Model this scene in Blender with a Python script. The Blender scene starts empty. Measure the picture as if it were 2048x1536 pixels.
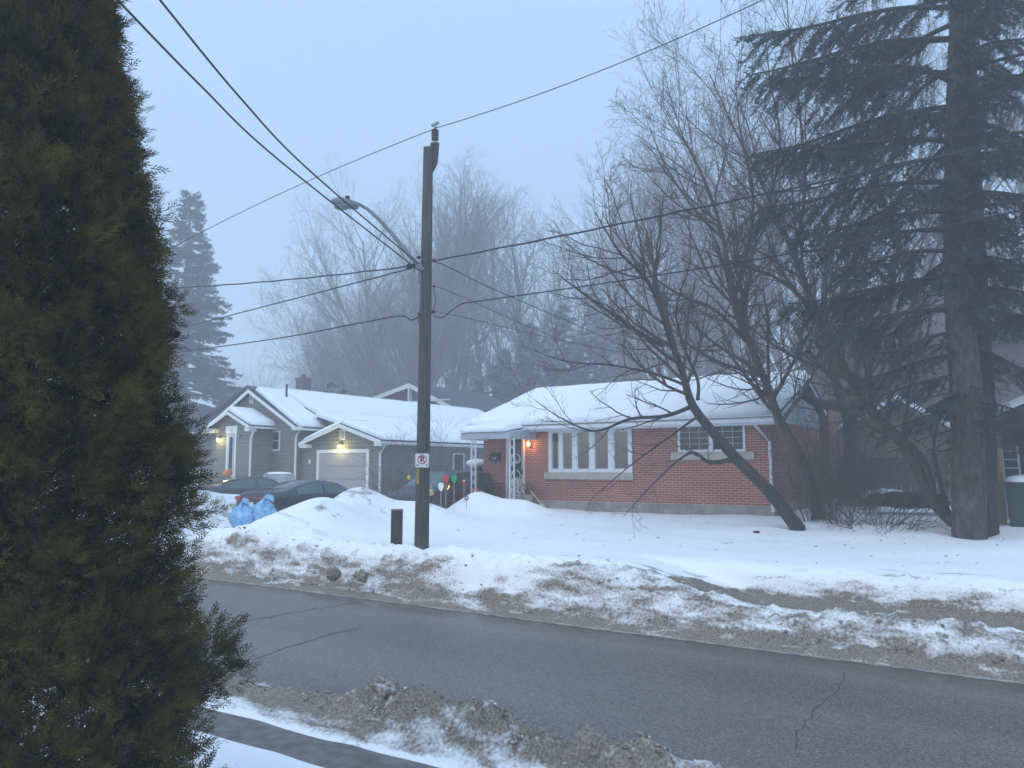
import bpy, bmesh, math, random
import numpy as np
from math import radians as R, sin, cos, pi
from mathutils import Vector, Matrix
SC = bpy.context.scene
COL = SC.collection
# ------------------------------------------------------------ camera
F_PX = 1539.0            # focal length in pixels of the 2048 px wide photograph
CAM = Vector((0, 0, 2.6))
YAW, PITCH = R(33.5), R(6.19)
cd = bpy.data.cameras.new('camera'); cam = bpy.data.objects.new('camera', cd); COL.objects.link(cam)
cd.sensor_width = 36.0; cd.lens = 36.0 * F_PX / 2048
cd.clip_start = .1; cd.clip_end = 2000
cam.location = CAM; cam.rotation_euler = (R(90) + PITCH, 0, YAW)
SC.camera = cam
RM = cam.rotation_euler.to_matrix()
FWD = Vector((-sin(YAW), cos(YAW), 0))
# world frame: x runs along the street, y across it, z up (road = 0)
def ray(px, py): return RM @ Vector(((px - 1024) / F_PX, (768 - py) / F_PX, -1))
def onY(px, py, y):
    d = ray(px, py); return CAM + d * (y / d.y)
def onX(px, py, x):
    d = ray(px, py); return CAM + d * (x / d.x)
def onZ(px, py, z):
    d = ray(px, py); return CAM + d * ((z - CAM.z) / d.z)
def atD(px, py, D):
    d = ray(px, py); return CAM + d * (D / d.dot(FWD))
# ------------------------------------------------------------ sky, sun, exposure
W = bpy.data.worlds.new('World'); SC.world = W; W.use_nodes = True
nt = W.node_tree; nt.nodes.clear()
sky = nt.nodes.new('ShaderNodeTexSky'); sky.sky_type = 'NISHITA'; sky.sun_disc = False
sky.sun_elevation = R(35); sky.sun_rotation = R(200); sky.air_density = 1.5; sky.dust_density = 3
bgs = nt.nodes.new('ShaderNodeBackground'); bgs.inputs[1].default_value = .05
bgc = nt.nodes.new('ShaderNodeBackground')
geo = nt.nodes.new('ShaderNodeTexCoord'); sep = nt.nodes.new('ShaderNodeSeparateXYZ')
mr = nt.nodes.new('ShaderNodeMapRange'); mr.inputs[1].default_value = 0; mr.inputs[2].default_value = 1
mr.inputs[3].default_value = .64; mr.inputs[4].default_value = 1.34
bgc.inputs[0].default_value = (.405, .605, .90, 1)
ad = nt.nodes.new('ShaderNodeAddShader'); wo = nt.nodes.new('ShaderNodeOutputWorld')
L = nt.links.new
L(geo.outputs['Generated'], sep.inputs[0]); L(sep.outputs[2], mr.inputs[0]); L(mr.outputs[0], bgc.inputs[1])
L(sky.outputs[0], bgs.inputs[0]); L(bgs.outputs[0], ad.inputs[0]); L(bgc.outputs[0], ad.inputs[1]); L(ad.outputs[0], wo.inputs[0])
ld = bpy.data.lights.new('sun', 'SUN'); ld.energy = .8; ld.angle = R(60); ld.color = (.80, .90, 1)
sun = bpy.data.objects.new('sun', ld); COL.objects.link(sun)
sun.rotation_euler = (R(40), 0, R(200 - 180 + 20))
vs = SC.view_settings; vs.view_transform = 'Standard'; vs.look = 'None'; vs.gamma = 1; vs.exposure = 0.0
cy = SC.cycles
cy.max_bounces = 6; cy.diffuse_bounces = 3; cy.glossy_bounces = 3; cy.transmission_bounces = 4
cy.transparent_max_bounces = 12; cy.volume_bounces = 2
cy.use_denoising = True
try: cy.denoiser = 'OPENIMAGEDENOISE'
except Exception: pass
cy.sample_clamp_indirect = 4
RNG = np.random.default_rng(7); random.seed(7)
# ------------------------------------------------------------ materials
M = {}
def mat(name, col, rough=.7, var=0, vscale=3, col2=None, bump=0, bscale=30, metallic=0, stretch=(1, 1, 1), spec=.3, detail=5):
    m = bpy.data.materials.new(name); m.use_nodes = True; n = m.node_tree; b = n.nodes['Principled BSDF']
    b.inputs['Base Color'].default_value = (*col, 1); b.inputs['Roughness'].default_value = rough
    b.inputs['Metallic'].default_value = metallic; b.inputs['Specular IOR Level'].default_value = spec
    tc = n.nodes.new('ShaderNodeTexCoord'); mp = n.nodes.new('ShaderNodeMapping'); mp.inputs['Scale'].default_value = stretch
    n.links.new(tc.outputs['Object'], mp.inputs[0])
    if var or col2:
        t = n.nodes.new('ShaderNodeTexNoise'); t.inputs['Scale'].default_value = vscale; t.inputs['Detail'].default_value = detail
        n.links.new(mp.outputs[0], t.inputs['Vector'])
        rp = n.nodes.new('ShaderNodeMapRange'); rp.inputs[1].default_value = .35; rp.inputs[2].default_value = .65
        n.links.new(t.outputs[0], rp.inputs[0])
        mx = n.nodes.new('ShaderNodeMix'); mx.data_type = 'RGBA'
        c2 = col2 or tuple(c * (1 - var) for c in col)
        mx.inputs[6].default_value = (*col, 1); mx.inputs[7].default_value = (*c2, 1)
        n.links.new(rp.outputs[0], mx.inputs[0]); n.links.new(mx.outputs[2], b.inputs['Base Color'])
    if bump:
        t = n.nodes.new('ShaderNodeTexNoise'); t.inputs['Scale'].default_value = bscale; t.inputs['Detail'].default_value = 6
        n.links.new(mp.outputs[0], t.inputs['Vector'])
        bp = n.nodes.new('ShaderNodeBump'); bp.inputs['Strength'].default_value = min(1, bump); bp.inputs['Distance'].default_value = .02 * max(1, bump)
        n.links.new(t.outputs[0], bp.inputs['Height']); n.links.new(bp.outputs[0], b.inputs['Normal'])
    M[name] = m; return m
def emis(name, col, s):
    m = bpy.data.materials.new(name); m.use_nodes = True; b = m.node_tree.nodes['Principled BSDF']
    b.inputs['Base Color'].default_value = (.8, .8, .7, 1)
    b.inputs['Emission Color'].default_value = (*col, 1); b.inputs['Emission Strength'].default_value = s; M[name] = m
mat('white_trim', (.72, .74, .72), .55, .06, 2)
mat('grey_siding', (.190, .195, .172), .65, .08, 1.2)
mat('garage_paint', (.34, .34, .35), .5, .04, 1)
mat('shingle', (.085, .085, .09), .9, .4, 25, bump=.6, bscale=60)
mat('roof_snow', (.90, .92, .94), .85, .03, .8, bump=.25, bscale=5)
mat('path_wet', (.115, .105, .095), .6, vscale=7, col2=(.19, .175, .155), bump=.4, bscale=45, detail=9)
mat('slush', (.42, .40, .37), .7, .5, 6, bump=.4)
mat('concrete', (.30, .30, .28), .9, .35, 2.5, bump=.3, bscale=25)
mat('sill_stone', (.42, .40, .36), .85, .2, 6, bump=.2)
mat('alu_white', (.66, .70, .74), .4, .08, 3)
mat('alu_grey', (.42, .46, .50), .45, .15, 2)
mat('galv', (.22, .24, .25), .5, .2, 6, metallic=.3)
mat('pole_wood', (.12, .115, .10), .9, vscale=5, col2=(.05, .05, .045), bump=1, bscale=20, stretch=(7, 7, .35))
mat('post_paint', (.055, .045, .042), .6, .3, 4, bump=.3)
mat('cable', (.035, .035, .04), .6)
mat('insulator', (.07, .055, .055), .35)
mat('sign_white', (.70, .71, .72), .45, .05, 8)
mat('sign_red', (.42, .03, .05), .5); mat('sign_black', (.03, .03, .03), .5)
mat('sign_yellow', (.5, .34, .10), .6)
mat('tarnish_teal', (.22, .36, .32), .5)
mat('dark_glass', (.02, .023, .026), .06, spec=.6)
mat('car_glass', (.012, .018, .018), .05, spec=.8)
mat('car_glass_green', (.055, .095, .09), .08, spec=.8)
mat('car_black', (.018, .019, .022), .22, .25, 2, spec=.6)
mat('car_charcoal', (.035, .038, .043), .3, .2, 2, spec=.5)
mat('car_maroon', (.035, .018, .02), .28, .2, 2, spec=.5)
mat('rubber', (.02, .02, .02), .85, bump=.2); mat('rim', (.3, .31, .32), .35, metallic=.7)
mat('tail_red', (.30, .02, .02), .2, spec=.6); mat('plate_white', (.6, .62, .65), .4)
mat('black_plastic', (.02, .02, .022), .6)
mat('bag_blue', (.13, .33, .58), .35, vscale=9, col2=(.30, .55, .78), bump=1, bscale=14, spec=.5)
mat('bag_fill', (.35, .38, .42), .8, .3, 9)
mat('bark_dark', (.030, .027, .025), .95, vscale=7, col2=(.065, .058, .05), bump=1, bscale=26, stretch=(1, 1, .4))
mat('bark_olive', (.045, .042, .032), .95, vscale=6, col2=(.09, .083, .06), bump=.8, bscale=24, stretch=(1, 1, .4))
mat('twig_red', (.095, .058, .05), .9, vscale=1.2, col2=(.10, .085, .065))
mat('twig_grey', (.12, .105, .095), .9, .3, 1)
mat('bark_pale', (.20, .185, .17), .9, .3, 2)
mat('spruce_bark', (.045, .036, .036), .95, vscale=9, col2=(.115, .095, .095), bump=1, bscale=22, stretch=(1, 1, .45))
mat('spruce_bark_dark', (.030, .026, .027), .95, vscale=9, col2=(.05, .042, .042), bump=1, bscale=22, stretch=(1, 1, .45))
mat('spruce_needle', (.017, .033, .025), .8, vscale=2.2, col2=(.068, .105, .088), spec=.15)
mat('spruce_dead', (.12, .085, .055), .9, .4, 3)
mat('far_needle', (.020, .034, .032), .85, .4, .6, spec=.1)
mat('cedar_leaf', (.006, .0075, .0015), .85, vscale=4.5, col2=(.110, .090, .018), spec=.15, detail=8)
mat('tan_siding', (.24, .205, .165), .8, .15, 2)
mat('fence_wood', (.17, .155, .145), .9, vscale=5, col2=(.11, .10, .095), stretch=(6, 6, .6), bump=.5)
mat('tan_post', (.27, .20, .115), .8, .15, 3)
mat('brown_wall', (.13, .105, .10), .85, .2, 1); mat('pale_gable', (.42, .46, .47), .7, .08, 1.5)
mat('dark_wall', (.045, .045, .05), .8, .2, 2)
mat('bin_green', (.02, .055, .045), .5); mat('wire_dark', (.03, .03, .03), .6)
mat('hedge_brown', (.07, .045, .038), .9, .4, 5)
mat('curtain', (.36, .35, .36), .9, .3, 6, stretch=(4, 4, .2)); mat('curtain_tan', (.22, .19, .15), .9, .3, 6, stretch=(4, 4, .2))
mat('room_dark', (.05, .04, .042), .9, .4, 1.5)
mat('bulb_white', (.8, .82, .85), .4); mat('bulb_red', (.55, .03, .06), .4); mat('bulb_green', (.02, .34, .10), .4)
mat('gold', (.55, .45, .20), .5, .3, 20); mat('orange_deco', (.62, .22, .05), .6); mat('teal_cap', (.03, .14, .13), .5)
mat('yellow_item', (.60, .42, .04), .5); mat('pink_item', (.4, .08, .14), .6)
mat('dry_flower', (.20, .06, .05), .8, .5, 30, col2=(.16, .14, .09)); mat('pale_post', (.55, .50, .40), .8)
mat('asphalt_patch', (.10, .095, .09), .9); mat('crack', (.022, .022, .024), .9); mat('leaf_dead', (.14, .075, .045), .9)
emis('lamp_yellow', (1, .80, .22), 26); emis('lamp_orange', (1, .50, .12), 22)
def glass_clear():
    m = bpy.data.materials.new('window_glass'); m.use_nodes = True; n = m.node_tree; n.nodes.clear()
    o = n.nodes.new('ShaderNodeOutputMaterial'); t = n.nodes.new('ShaderNodeBsdfTransparent'); t.inputs[0].default_value = (.62, .66, .68, 1)
    g = n.nodes.new('ShaderNodeBsdfGlossy'); g.inputs['Roughness'].default_value = .03
    mx = n.nodes.new('ShaderNodeMixShader'); mx.inputs[0].default_value = .16
    n.links.new(t.outputs[0], mx.inputs[1]); n.links.new(g.outputs[0], mx.inputs[2]); n.links.new(mx.outputs[0], o.inputs[0]); M['window_glass'] = m
glass_clear()
def brick_mat():
    m = bpy.data.materials.new('brick'); m.use_nodes = True; n = m.node_tree; b = n.nodes['Principled BSDF']
    tc = n.nodes.new('ShaderNodeTexCoord'); sp = n.nodes.new('ShaderNodeSeparateXYZ'); cb = n.nodes.new('ShaderNodeCombineXYZ')
    ad = n.nodes.new('ShaderNodeMath'); ad.operation = 'ADD'
    n.links.new(tc.outputs['Object'], sp.inputs[0]); n.links.new(sp.outputs[0], ad.inputs[0]); n.links.new(sp.outputs[1], ad.inputs[1])
    n.links.new(ad.outputs[0], cb.inputs[0]); n.links.new(sp.outputs[2], cb.inputs[1])
    br = n.nodes.new('ShaderNodeTexBrick'); br.inputs['Scale'].default_value = 1
    br.inputs['Brick Width'].default_value = .235; br.inputs['Row Height'].default_value = .073; br.inputs['Mortar Size'].default_value = .010
    br.inputs['Mortar Smooth'].default_value = .3; br.inputs['Bias'].default_value = -.2
    br.inputs['Color1'].default_value = (.285, .088, .058, 1); br.inputs['Color2'].default_value = (.20, .066, .046, 1)
    br.inputs['Mortar'].default_value = (.44, .29, .22, 1)
    n.links.new(cb.outputs[0], br.inputs['Vector'])
    ns = n.nodes.new('ShaderNodeTexNoise'); ns.inputs['Scale'].default_value = 1.3; ns.inputs['Detail'].default_value = 6
    n.links.new(tc.outputs['Object'], ns.inputs['Vector'])
    mp = n.nodes.new('ShaderNodeMapRange'); mp.inputs[3].default_value = .75; mp.inputs[4].default_value = 1.3; n.links.new(ns.outputs[0], mp.inputs[0])
    mx = n.nodes.new('ShaderNodeMix'); mx.data_type = 'RGBA'; mx.blend_type = 'MULTIPLY'; mx.inputs[0].default_value = 1
    n.links.new(br.outputs['Color'], mx.inputs[6]); n.links.new(mp.outputs[0], mx.inputs[7]); n.links.new(mx.outputs[2], b.inputs['Base Color'])
    bp = n.nodes.new('ShaderNodeBump'); bp.inputs['Strength'].default_value = .6; bp.inputs['Distance'].default_value = .01; bp.invert = True
    n.links.new(br.outputs['Fac'], bp.inputs['Height']); n.links.new(bp.outputs[0], b.inputs['Normal']); b.inputs['Roughness'].default_value = .9
    M['brick'] = m
brick_mat()
def snow_mat():
    m = bpy.data.materials.new('snow_dirty'); m.use_nodes = True; n = m.node_tree; b = n.nodes['Principled BSDF']; k = n.links.new
    tc = n.nodes.new('ShaderNodeTexCoord')
    at = n.nodes.new('ShaderNodeAttribute'); at.attribute_name = 'dirt'
    def noise(sc, det, vec=None, dist=0):
        t = n.nodes.new('ShaderNodeTexNoise'); t.inputs['Scale'].default_value = sc; t.inputs['Detail'].default_value = det
        t.inputs['Distortion'].default_value = dist
        k(vec or tc.outputs['Object'], t.inputs['Vector']); return t.outputs[0]
    st = n.nodes.new('ShaderNodeMapping'); st.inputs['Scale'].default_value = (.45, 1.3, 1.6); k(tc.outputs['Object'], st.inputs[0])
    a = noise(3.4, 12, st.outputs[0], .5); c = noise(24, 9)
    def math_(op, x, y, v=None):
        q = n.nodes.new('ShaderNodeMath'); q.operation = op
        for i, z in enumerate((x, y)):
            if isinstance(z, (int, float)): q.inputs[i].default_value = z
            else: k(z, q.inputs[i])
        return q.outputs[0]
    def rng(x, a0, a1, b0, b1):
        q = n.nodes.new('ShaderNodeMapRange'); q.inputs[1].default_value = a0; q.inputs[2].default_value = a1
        q.inputs[3].default_value = b0; q.inputs[4].default_value = b1; k(x, q.inputs[0]); return q.outputs[0]
    s1 = math_('ADD', math_('MULTIPLY', a, 1.75), math_('MULTIPLY', c, .75))       # ~.9 mean
    f = math_('ADD', math_('SUBTRACT', s1, 1.25), at.outputs['Fac'])
    f = rng(f, .28, .74, 0, .93)
    # clean snow still has rare specks
    v = noise(5.5, 3); sp = rng(v, .70, .78, 0, .35)
    f2 = math_('MAXIMUM', f, math_('MULTIPLY', sp, rng(at.outputs['Fac'], .02, .2, 0, 1)))
    dc = n.nodes.new('ShaderNodeMix'); dc.data_type = 'RGBA'
    dc.inputs[6].default_value = (.31, .24, .17, 1); dc.inputs[7].default_value = (.115, .088, .062, 1)
    k(rng(noise(38, 9), .36, .62, 0, 1), dc.inputs[0])
    mx = n.nodes.new('ShaderNodeMix'); mx.data_type = 'RGBA'; mx.inputs[6].default_value = (.90, .915, .93, 1)
    k(f2, mx.inputs[0]); k(dc.outputs[2], mx.inputs[7]); k(mx.outputs[2], b.inputs['Base Color'])
    b.inputs['Roughness'].default_value = .75; b.inputs['Specular IOR Level'].default_value = .25
    bp = n.nodes.new('ShaderNodeBump'); bp.inputs['Strength'].default_value = 1
    k(rng(at.outputs['Fac'], 0, .6, .012, .05), bp.inputs['Distance']); k(math_('ADD', noise(22, 8), math_('MULTIPLY', noise(3, 3), .8)), bp.inputs['Height']); k(bp.outputs[0], b.inputs['Normal'])
    M['snow_dirty'] = m
snow_mat()
def asphalt_mat():
    m = bpy.data.materials.new('asphalt'); m.use_nodes = True; n = m.node_tree; b = n.nodes['Principled BSDF']; k = n.links.new
    tc = n.nodes.new('ShaderNodeTexCoord')
    def noise(sc, det, st=None):
        t = n.nodes.new('ShaderNodeTexNoise'); t.inputs['Scale'].default_value = sc; t.inputs['Detail'].default_value = det
        if st:
            mp = n.nodes.new('ShaderNodeMapping'); mp.inputs['Scale'].default_value = st; k(tc.outputs['Object'], mp.inputs[0]); k(mp.outputs[0], t.inputs['Vector'])
        else: k(tc.outputs['Object'], t.inputs['Vector'])
        return t.outputs[0]
    def rng(x, a0, a1, b0, b1):
        q = n.nodes.new('ShaderNodeMapRange'); q.inputs[1].default_value = a0; q.inputs[2].default_value = a1
        q.inputs[3].default_value = b0; q.inputs[4].default_value = b1; k(x, q.inputs[0]); return q.outputs[0]
    def mix(f, A, B, bt='MIX'):
        q = n.nodes.new('ShaderNodeMix'); q.data_type = 'RGBA'; q.blend_type = bt
        if isinstance(f, float): q.inputs[0].default_value = f
        else: k(f, q.inputs[0])
        for i, z in ((6, A), (7, B)):
            if isinstance(z, tuple): q.inputs[i].default_value = (*z, 1)
            else: k(z, q.inputs[i])
        return q.outputs[2]
    base = mix(rng(noise(.55, 4, (.12, 1.6, 1)), .35, .65, 0, 1), (.120, .107, .092), (.170, .152, .132))
    vo = n.nodes.new('ShaderNodeTexVoronoi'); vo.inputs['Scale'].default_value = 62; k(tc.outputs['Object'], vo.inputs['Vector'])
    vs_ = n.nodes.new('ShaderNodeSeparateColor'); k(vo.outputs['Color'], vs_.inputs[0])
    sp = mix(rng(vs_.outputs[0], .72, .9, 0, .65), base, (.34, .315, .285)); sp = mix(rng(vs_.outputs[1], .72, .85, 0, .7), sp, (.05, .048, .045))
    wn = noise(70, 2); sp = mix(rng(wn, .5, .42, 0, .35), sp, (.06, .058, .055))
    sp2 = mix(rng(noise(30, 3), .58, .72, 0, .7), sp, (.27, .27, .27))
    # wet, brownish slush film towards the kerbs
    se = n.nodes.new('ShaderNodeSeparateXYZ'); k(tc.outputs['Object'], se.inputs[0])
    e = n.nodes.new('ShaderNodeMath'); e.operation = 'ADD'; k(se.outputs[1], e.inputs[0])
    ns = n.nodes.new('ShaderNodeMath'); ns.operation = 'MULTIPLY'; ns.inputs[1].default_value = 1.1; k(noise(1.1, 4), ns.inputs[0]); k(ns.outputs[0], e.inputs[1])
    wet = rng(e.outputs[0], 11.25, 11.75, 0, 1)
    fin = mix(wet, sp2, mix(.75, sp2, (.075, .068, .06)))
    k(fin, b.inputs['Base Color']); k(rng(wet, 0, 1, .52, .20), b.inputs['Roughness'])
    bp = n.nodes.new('ShaderNodeBump'); bp.inputs['Strength'].default_value = .35; bp.inputs['Distance'].default_value = .004
    k(vo.outputs['Distance'], bp.inputs['Height']); k(bp.outputs[0], b.inputs['Normal'])
    M['asphalt'] = m
asphalt_mat()
# ------------------------------------------------------------ helpers
import time as _t
_T0 = _t.time()
def tick(n): print('TICK', n, round(_t.time() - _T0, 1))
def tag(o, label=None, cat=None, group=None, kind=None):
    if label: o['label'] = label
    if cat: o['category'] = cat
    if group: o['group'] = group
    if kind: o['kind'] = kind
    return o
def empty(name, loc, label, cat, rz=0, group=None):
    o = bpy.data.objects.new(name, None); COL.objects.link(o); o.location = loc; o.rotation_euler = (0, 0, rz)
    o.empty_display_size = .2
    return tag(o, label, cat, group)
def link(name, me, parent=None, mats=()):
    for m in mats: me.materials.append(M[m] if isinstance(m, str) else m)
    o = bpy.data.objects.new(name, me); COL.objects.link(o)
    if parent is not None:
        o.parent = parent
        if not parent.get('local'):          # geometry given in world coordinates
            q = parent; T = Matrix.Identity(4)
            chain = []
            while q is not None: chain.append(q); q = q.parent
            for q in reversed(chain): T = T @ Matrix.LocRotScale(q.location, q.rotation_euler, q.scale)
            o.matrix_basis = T.inverted()
    return o
def npmesh(name, V, Fc, smooth=False):
    me = bpy.data.meshes.new(name); V = np.asarray(V, np.float32); Fc = np.asarray(Fc, np.int32); k = Fc.shape[1]
    me.vertices.add(len(V)); me.vertices.foreach_set('co', V.ravel())
    me.loops.add(Fc.size); me.loops.foreach_set('vertex_index', Fc.ravel())
    me.polygons.add(len(Fc)); me.polygons.foreach_set('loop_start', np.arange(0, Fc.size, k, dtype=np.int32))
    me.polygons.foreach_set('loop_total', np.full(len(Fc), k, np.int32))
    if smooth: me.polygons.foreach_set('use_smooth', np.ones(len(Fc), bool))
    me.update(calc_edges=True); return me
class MB:
    def __init__(s): s.v = []; s.f = []
    def add(s, vs, fs):
        b = len(s.v); s.v += [tuple(v) for v in vs]; s.f += [tuple(i + b for i in f) for f in fs]; return s
    def box(s, x0, x1, y0, y1, z0, z1):
        vs = [(x, y, z) for z in (z0, z1) for y in (y0, y1) for x in (x0, x1)]
        return s.add(vs, [(0, 2, 3, 1), (4, 5, 7, 6), (0, 1, 5, 4), (2, 6, 7, 3), (0, 4, 6, 2), (1, 3, 7, 5)])
    def prism(s, poly, axis, a, b):       # poly in the two other axes, extruded along axis
        n = len(poly)
        def mk(p, t): return (t, p[0], p[1]) if axis == 'x' else (p[0], t, p[1]) if axis == 'y' else (p[0], p[1], t)
        vs = [mk(p, a) for p in poly] + [mk(p, b) for p in poly]
        return s.add(vs, [tuple(range(n))[::-1], tuple(range(n, 2 * n))] + [(i, (i + 1) % n, n + (i + 1) % n, n + i) for i in range(n)])
    def tube(s, pts, r, n=8, cap=True):
        pts = [Vector(p) for p in pts]; rs = r if hasattr(r, '__len__') else [r] * len(pts); vs = []; fs = []
        for i, p in enumerate(pts):
            d = (pts[min(i + 1, len(pts) - 1)] - pts[max(i - 1, 0)]).normalized()
            u = d.orthogonal() if abs(d.z) > .9 else Vector((0, 0, 1)).cross(d)
            if abs(d.z) > .9: u = (Vector((1, 0, 0)) - d * d.x)
            u.normalize(); w = d.cross(u)
            for k in range(n):
                a = 2 * pi * k / n; vs.append(p + (u * cos(a) + w * sin(a)) * rs[i])
        for i in range(len(pts) - 1):
            for k in range(n): fs.append((i * n + k, i * n + (k + 1) % n, (i + 1) * n + (k + 1) % n, (i + 1) * n + k))
        if cap: fs += [tuple(range(n))[::-1], tuple(range((len(pts) - 1) * n, len(pts) * n))]
        return s.add(vs, fs)
    def lathe(s, prof, c=(0, 0, 0), n=16):     # prof (r, z)
        return s.tube_prof(prof, c, n)
    def tube_prof(s, prof, c, n):
        vs = []; fs = []
        for r, z in prof:
            for k in range(n): a = 2 * pi * k / n; vs.append((c[0] + r * cos(a), c[1] + r * sin(a), c[2] + z))
        for i in range(len(prof) - 1):
            for k in range(n): fs.append((i * n + k, i * n + (k + 1) % n, (i + 1) * n + (k + 1) % n, (i + 1) * n + k))
        fs += [tuple(range(n))[::-1], tuple(range((len(prof) - 1) * n, len(prof) * n))]
        return s.add(vs, fs)
    def ball(s, c, rx, ry, rz, n=12, lump=0, rng=random):
        vs = []; fs = []; m = n // 2
        for i in range(m + 1):
            for k in range(n):
                t = pi * i / m; a = 2 * pi * k / n; q = 1 + lump * (rng.random() - .5)
                vs.append((c[0] + rx * q * sin(t) * cos(a), c[1] + ry * q * sin(t) * sin(a), c[2] - rz * q * cos(t)))
        for i in range(m):
            for k in range(n): fs.append((i * n + k, i * n + (k + 1) % n, (i + 1) * n + (k + 1) % n, (i + 1) * n + k))
        return s.add(vs, fs)
    def build(s, name, m, parent=None, smooth=False, bevel=0):
        me = bpy.data.meshes.new(name); me.from_pydata([tuple(v) for v in s.v], [], s.f)
        bm = bmesh.new(); bm.from_mesh(me); bmesh.ops.remove_doubles(bm, verts=bm.verts, dist=1e-5)
        bmesh.ops.recalc_face_normals(bm, faces=bm.faces)
        if bevel:
            bmesh.ops.bevel(bm, geom=[e for e in bm.edges if len(e.link_faces) == 2 and e.calc_face_angle(0) > .5], offset=bevel, segments=2, affect='EDGES')
        bm.to_mesh(me); bm.free()
        if smooth:
            for p in me.polygons: p.use_smooth = True
            try: me.set_sharp_from_angle(angle=R(50))
            except Exception: pass
        return link(name, me, parent, [m])
def vnoise(x, y, seed=0):
    xi = np.floor(x).astype(np.int64); yi = np.floor(y).astype(np.int64); xf = x - xi; yf = y - yi
    def h(a, b):
        q = (a * 374761393 + b * 668265263 + seed * 974634777) & 0x7fffffff
        q = ((q ^ (q >> 13)) * 1274126177) & 0x7fffffff
        return ((q ^ (q >> 16)) & 0xffff) / 65535.0
    u = xf * xf * (3 - 2 * xf); v = yf * yf * (3 - 2 * yf)
    return (h(xi, yi) * (1 - u) + h(xi + 1, yi) * u) * (1 - v) + (h(xi, yi + 1) * (1 - u) + h(xi + 1, yi + 1) * u) * v
def fbm(x, y, oct=4, seed=0, gain=.5):
    t = 0; a = 1; s = 0
    for o in range(oct): t = t + a * vnoise(x * 2 ** o, y * 2 ** o, seed + o * 17); s += a; a *= gain
    return t / s - .5
def sst(a, b, x):
    t = np.clip((x - a) / (b - a), 0, 1); return t * t * (3 - 2 * t)
# ------------------------------------------------------------ ground
def lerp_prof(y, pts):
    return np.interp(y, [p[0] for p in pts], [p[1] for p in pts])
BUMPS = [  # x, y, sx, sy, amp   (snow heaps)
    (-15.15, 14.0, 1.0, 1.15, .86), (-15.9, 12.9, .9, .8, .25), (-16.0, 15.6, 1.0, .9, .55), (-16.3, 16.6, 1.3, .9, .76), (-14.7, 17.6, 1.1, .8, .45),
    (-18.0, 18.3, 1.2, .9, .55), (-14.3, 19.6, .8, .65, .62), (-15.8, 19.2, .55, .5, .35), (-13.0, 20.1, .9, .7, .38),
    (-24.6, 17.0, 1.1, 1.4, .75), (-23.8, 14.6, 1.0, 1.2, .55), (-26.2, 19.0, 1.5, 1.2, .7), (-20.6, 21.9, 1.6, .6, .45), (-22.0, 20.2, .7, .5, .2),
    (-29.5, 20.6, 1.2, .5, .55), (1.3, 18.6, 1.5, 1.1, .28), (-17.9, 14.3, .7, .6, .22), (-17.2, 14.7, .6, .6, .2), (-.4, 17.6, 2.2, 1.2, .12)]
for _p, _r, _a in (((1598, 1060, 19.2), .38, -.09), ((1640, 1048, 21.0), .4, -.09), ((1945, 1095, 17.6), .75, -.13), ((843, 1090, 16.3), .3, -.05)):
    _q = atD(*_p); BUMPS.append((_q.x, _q.y, _r, _r, _a))
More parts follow.
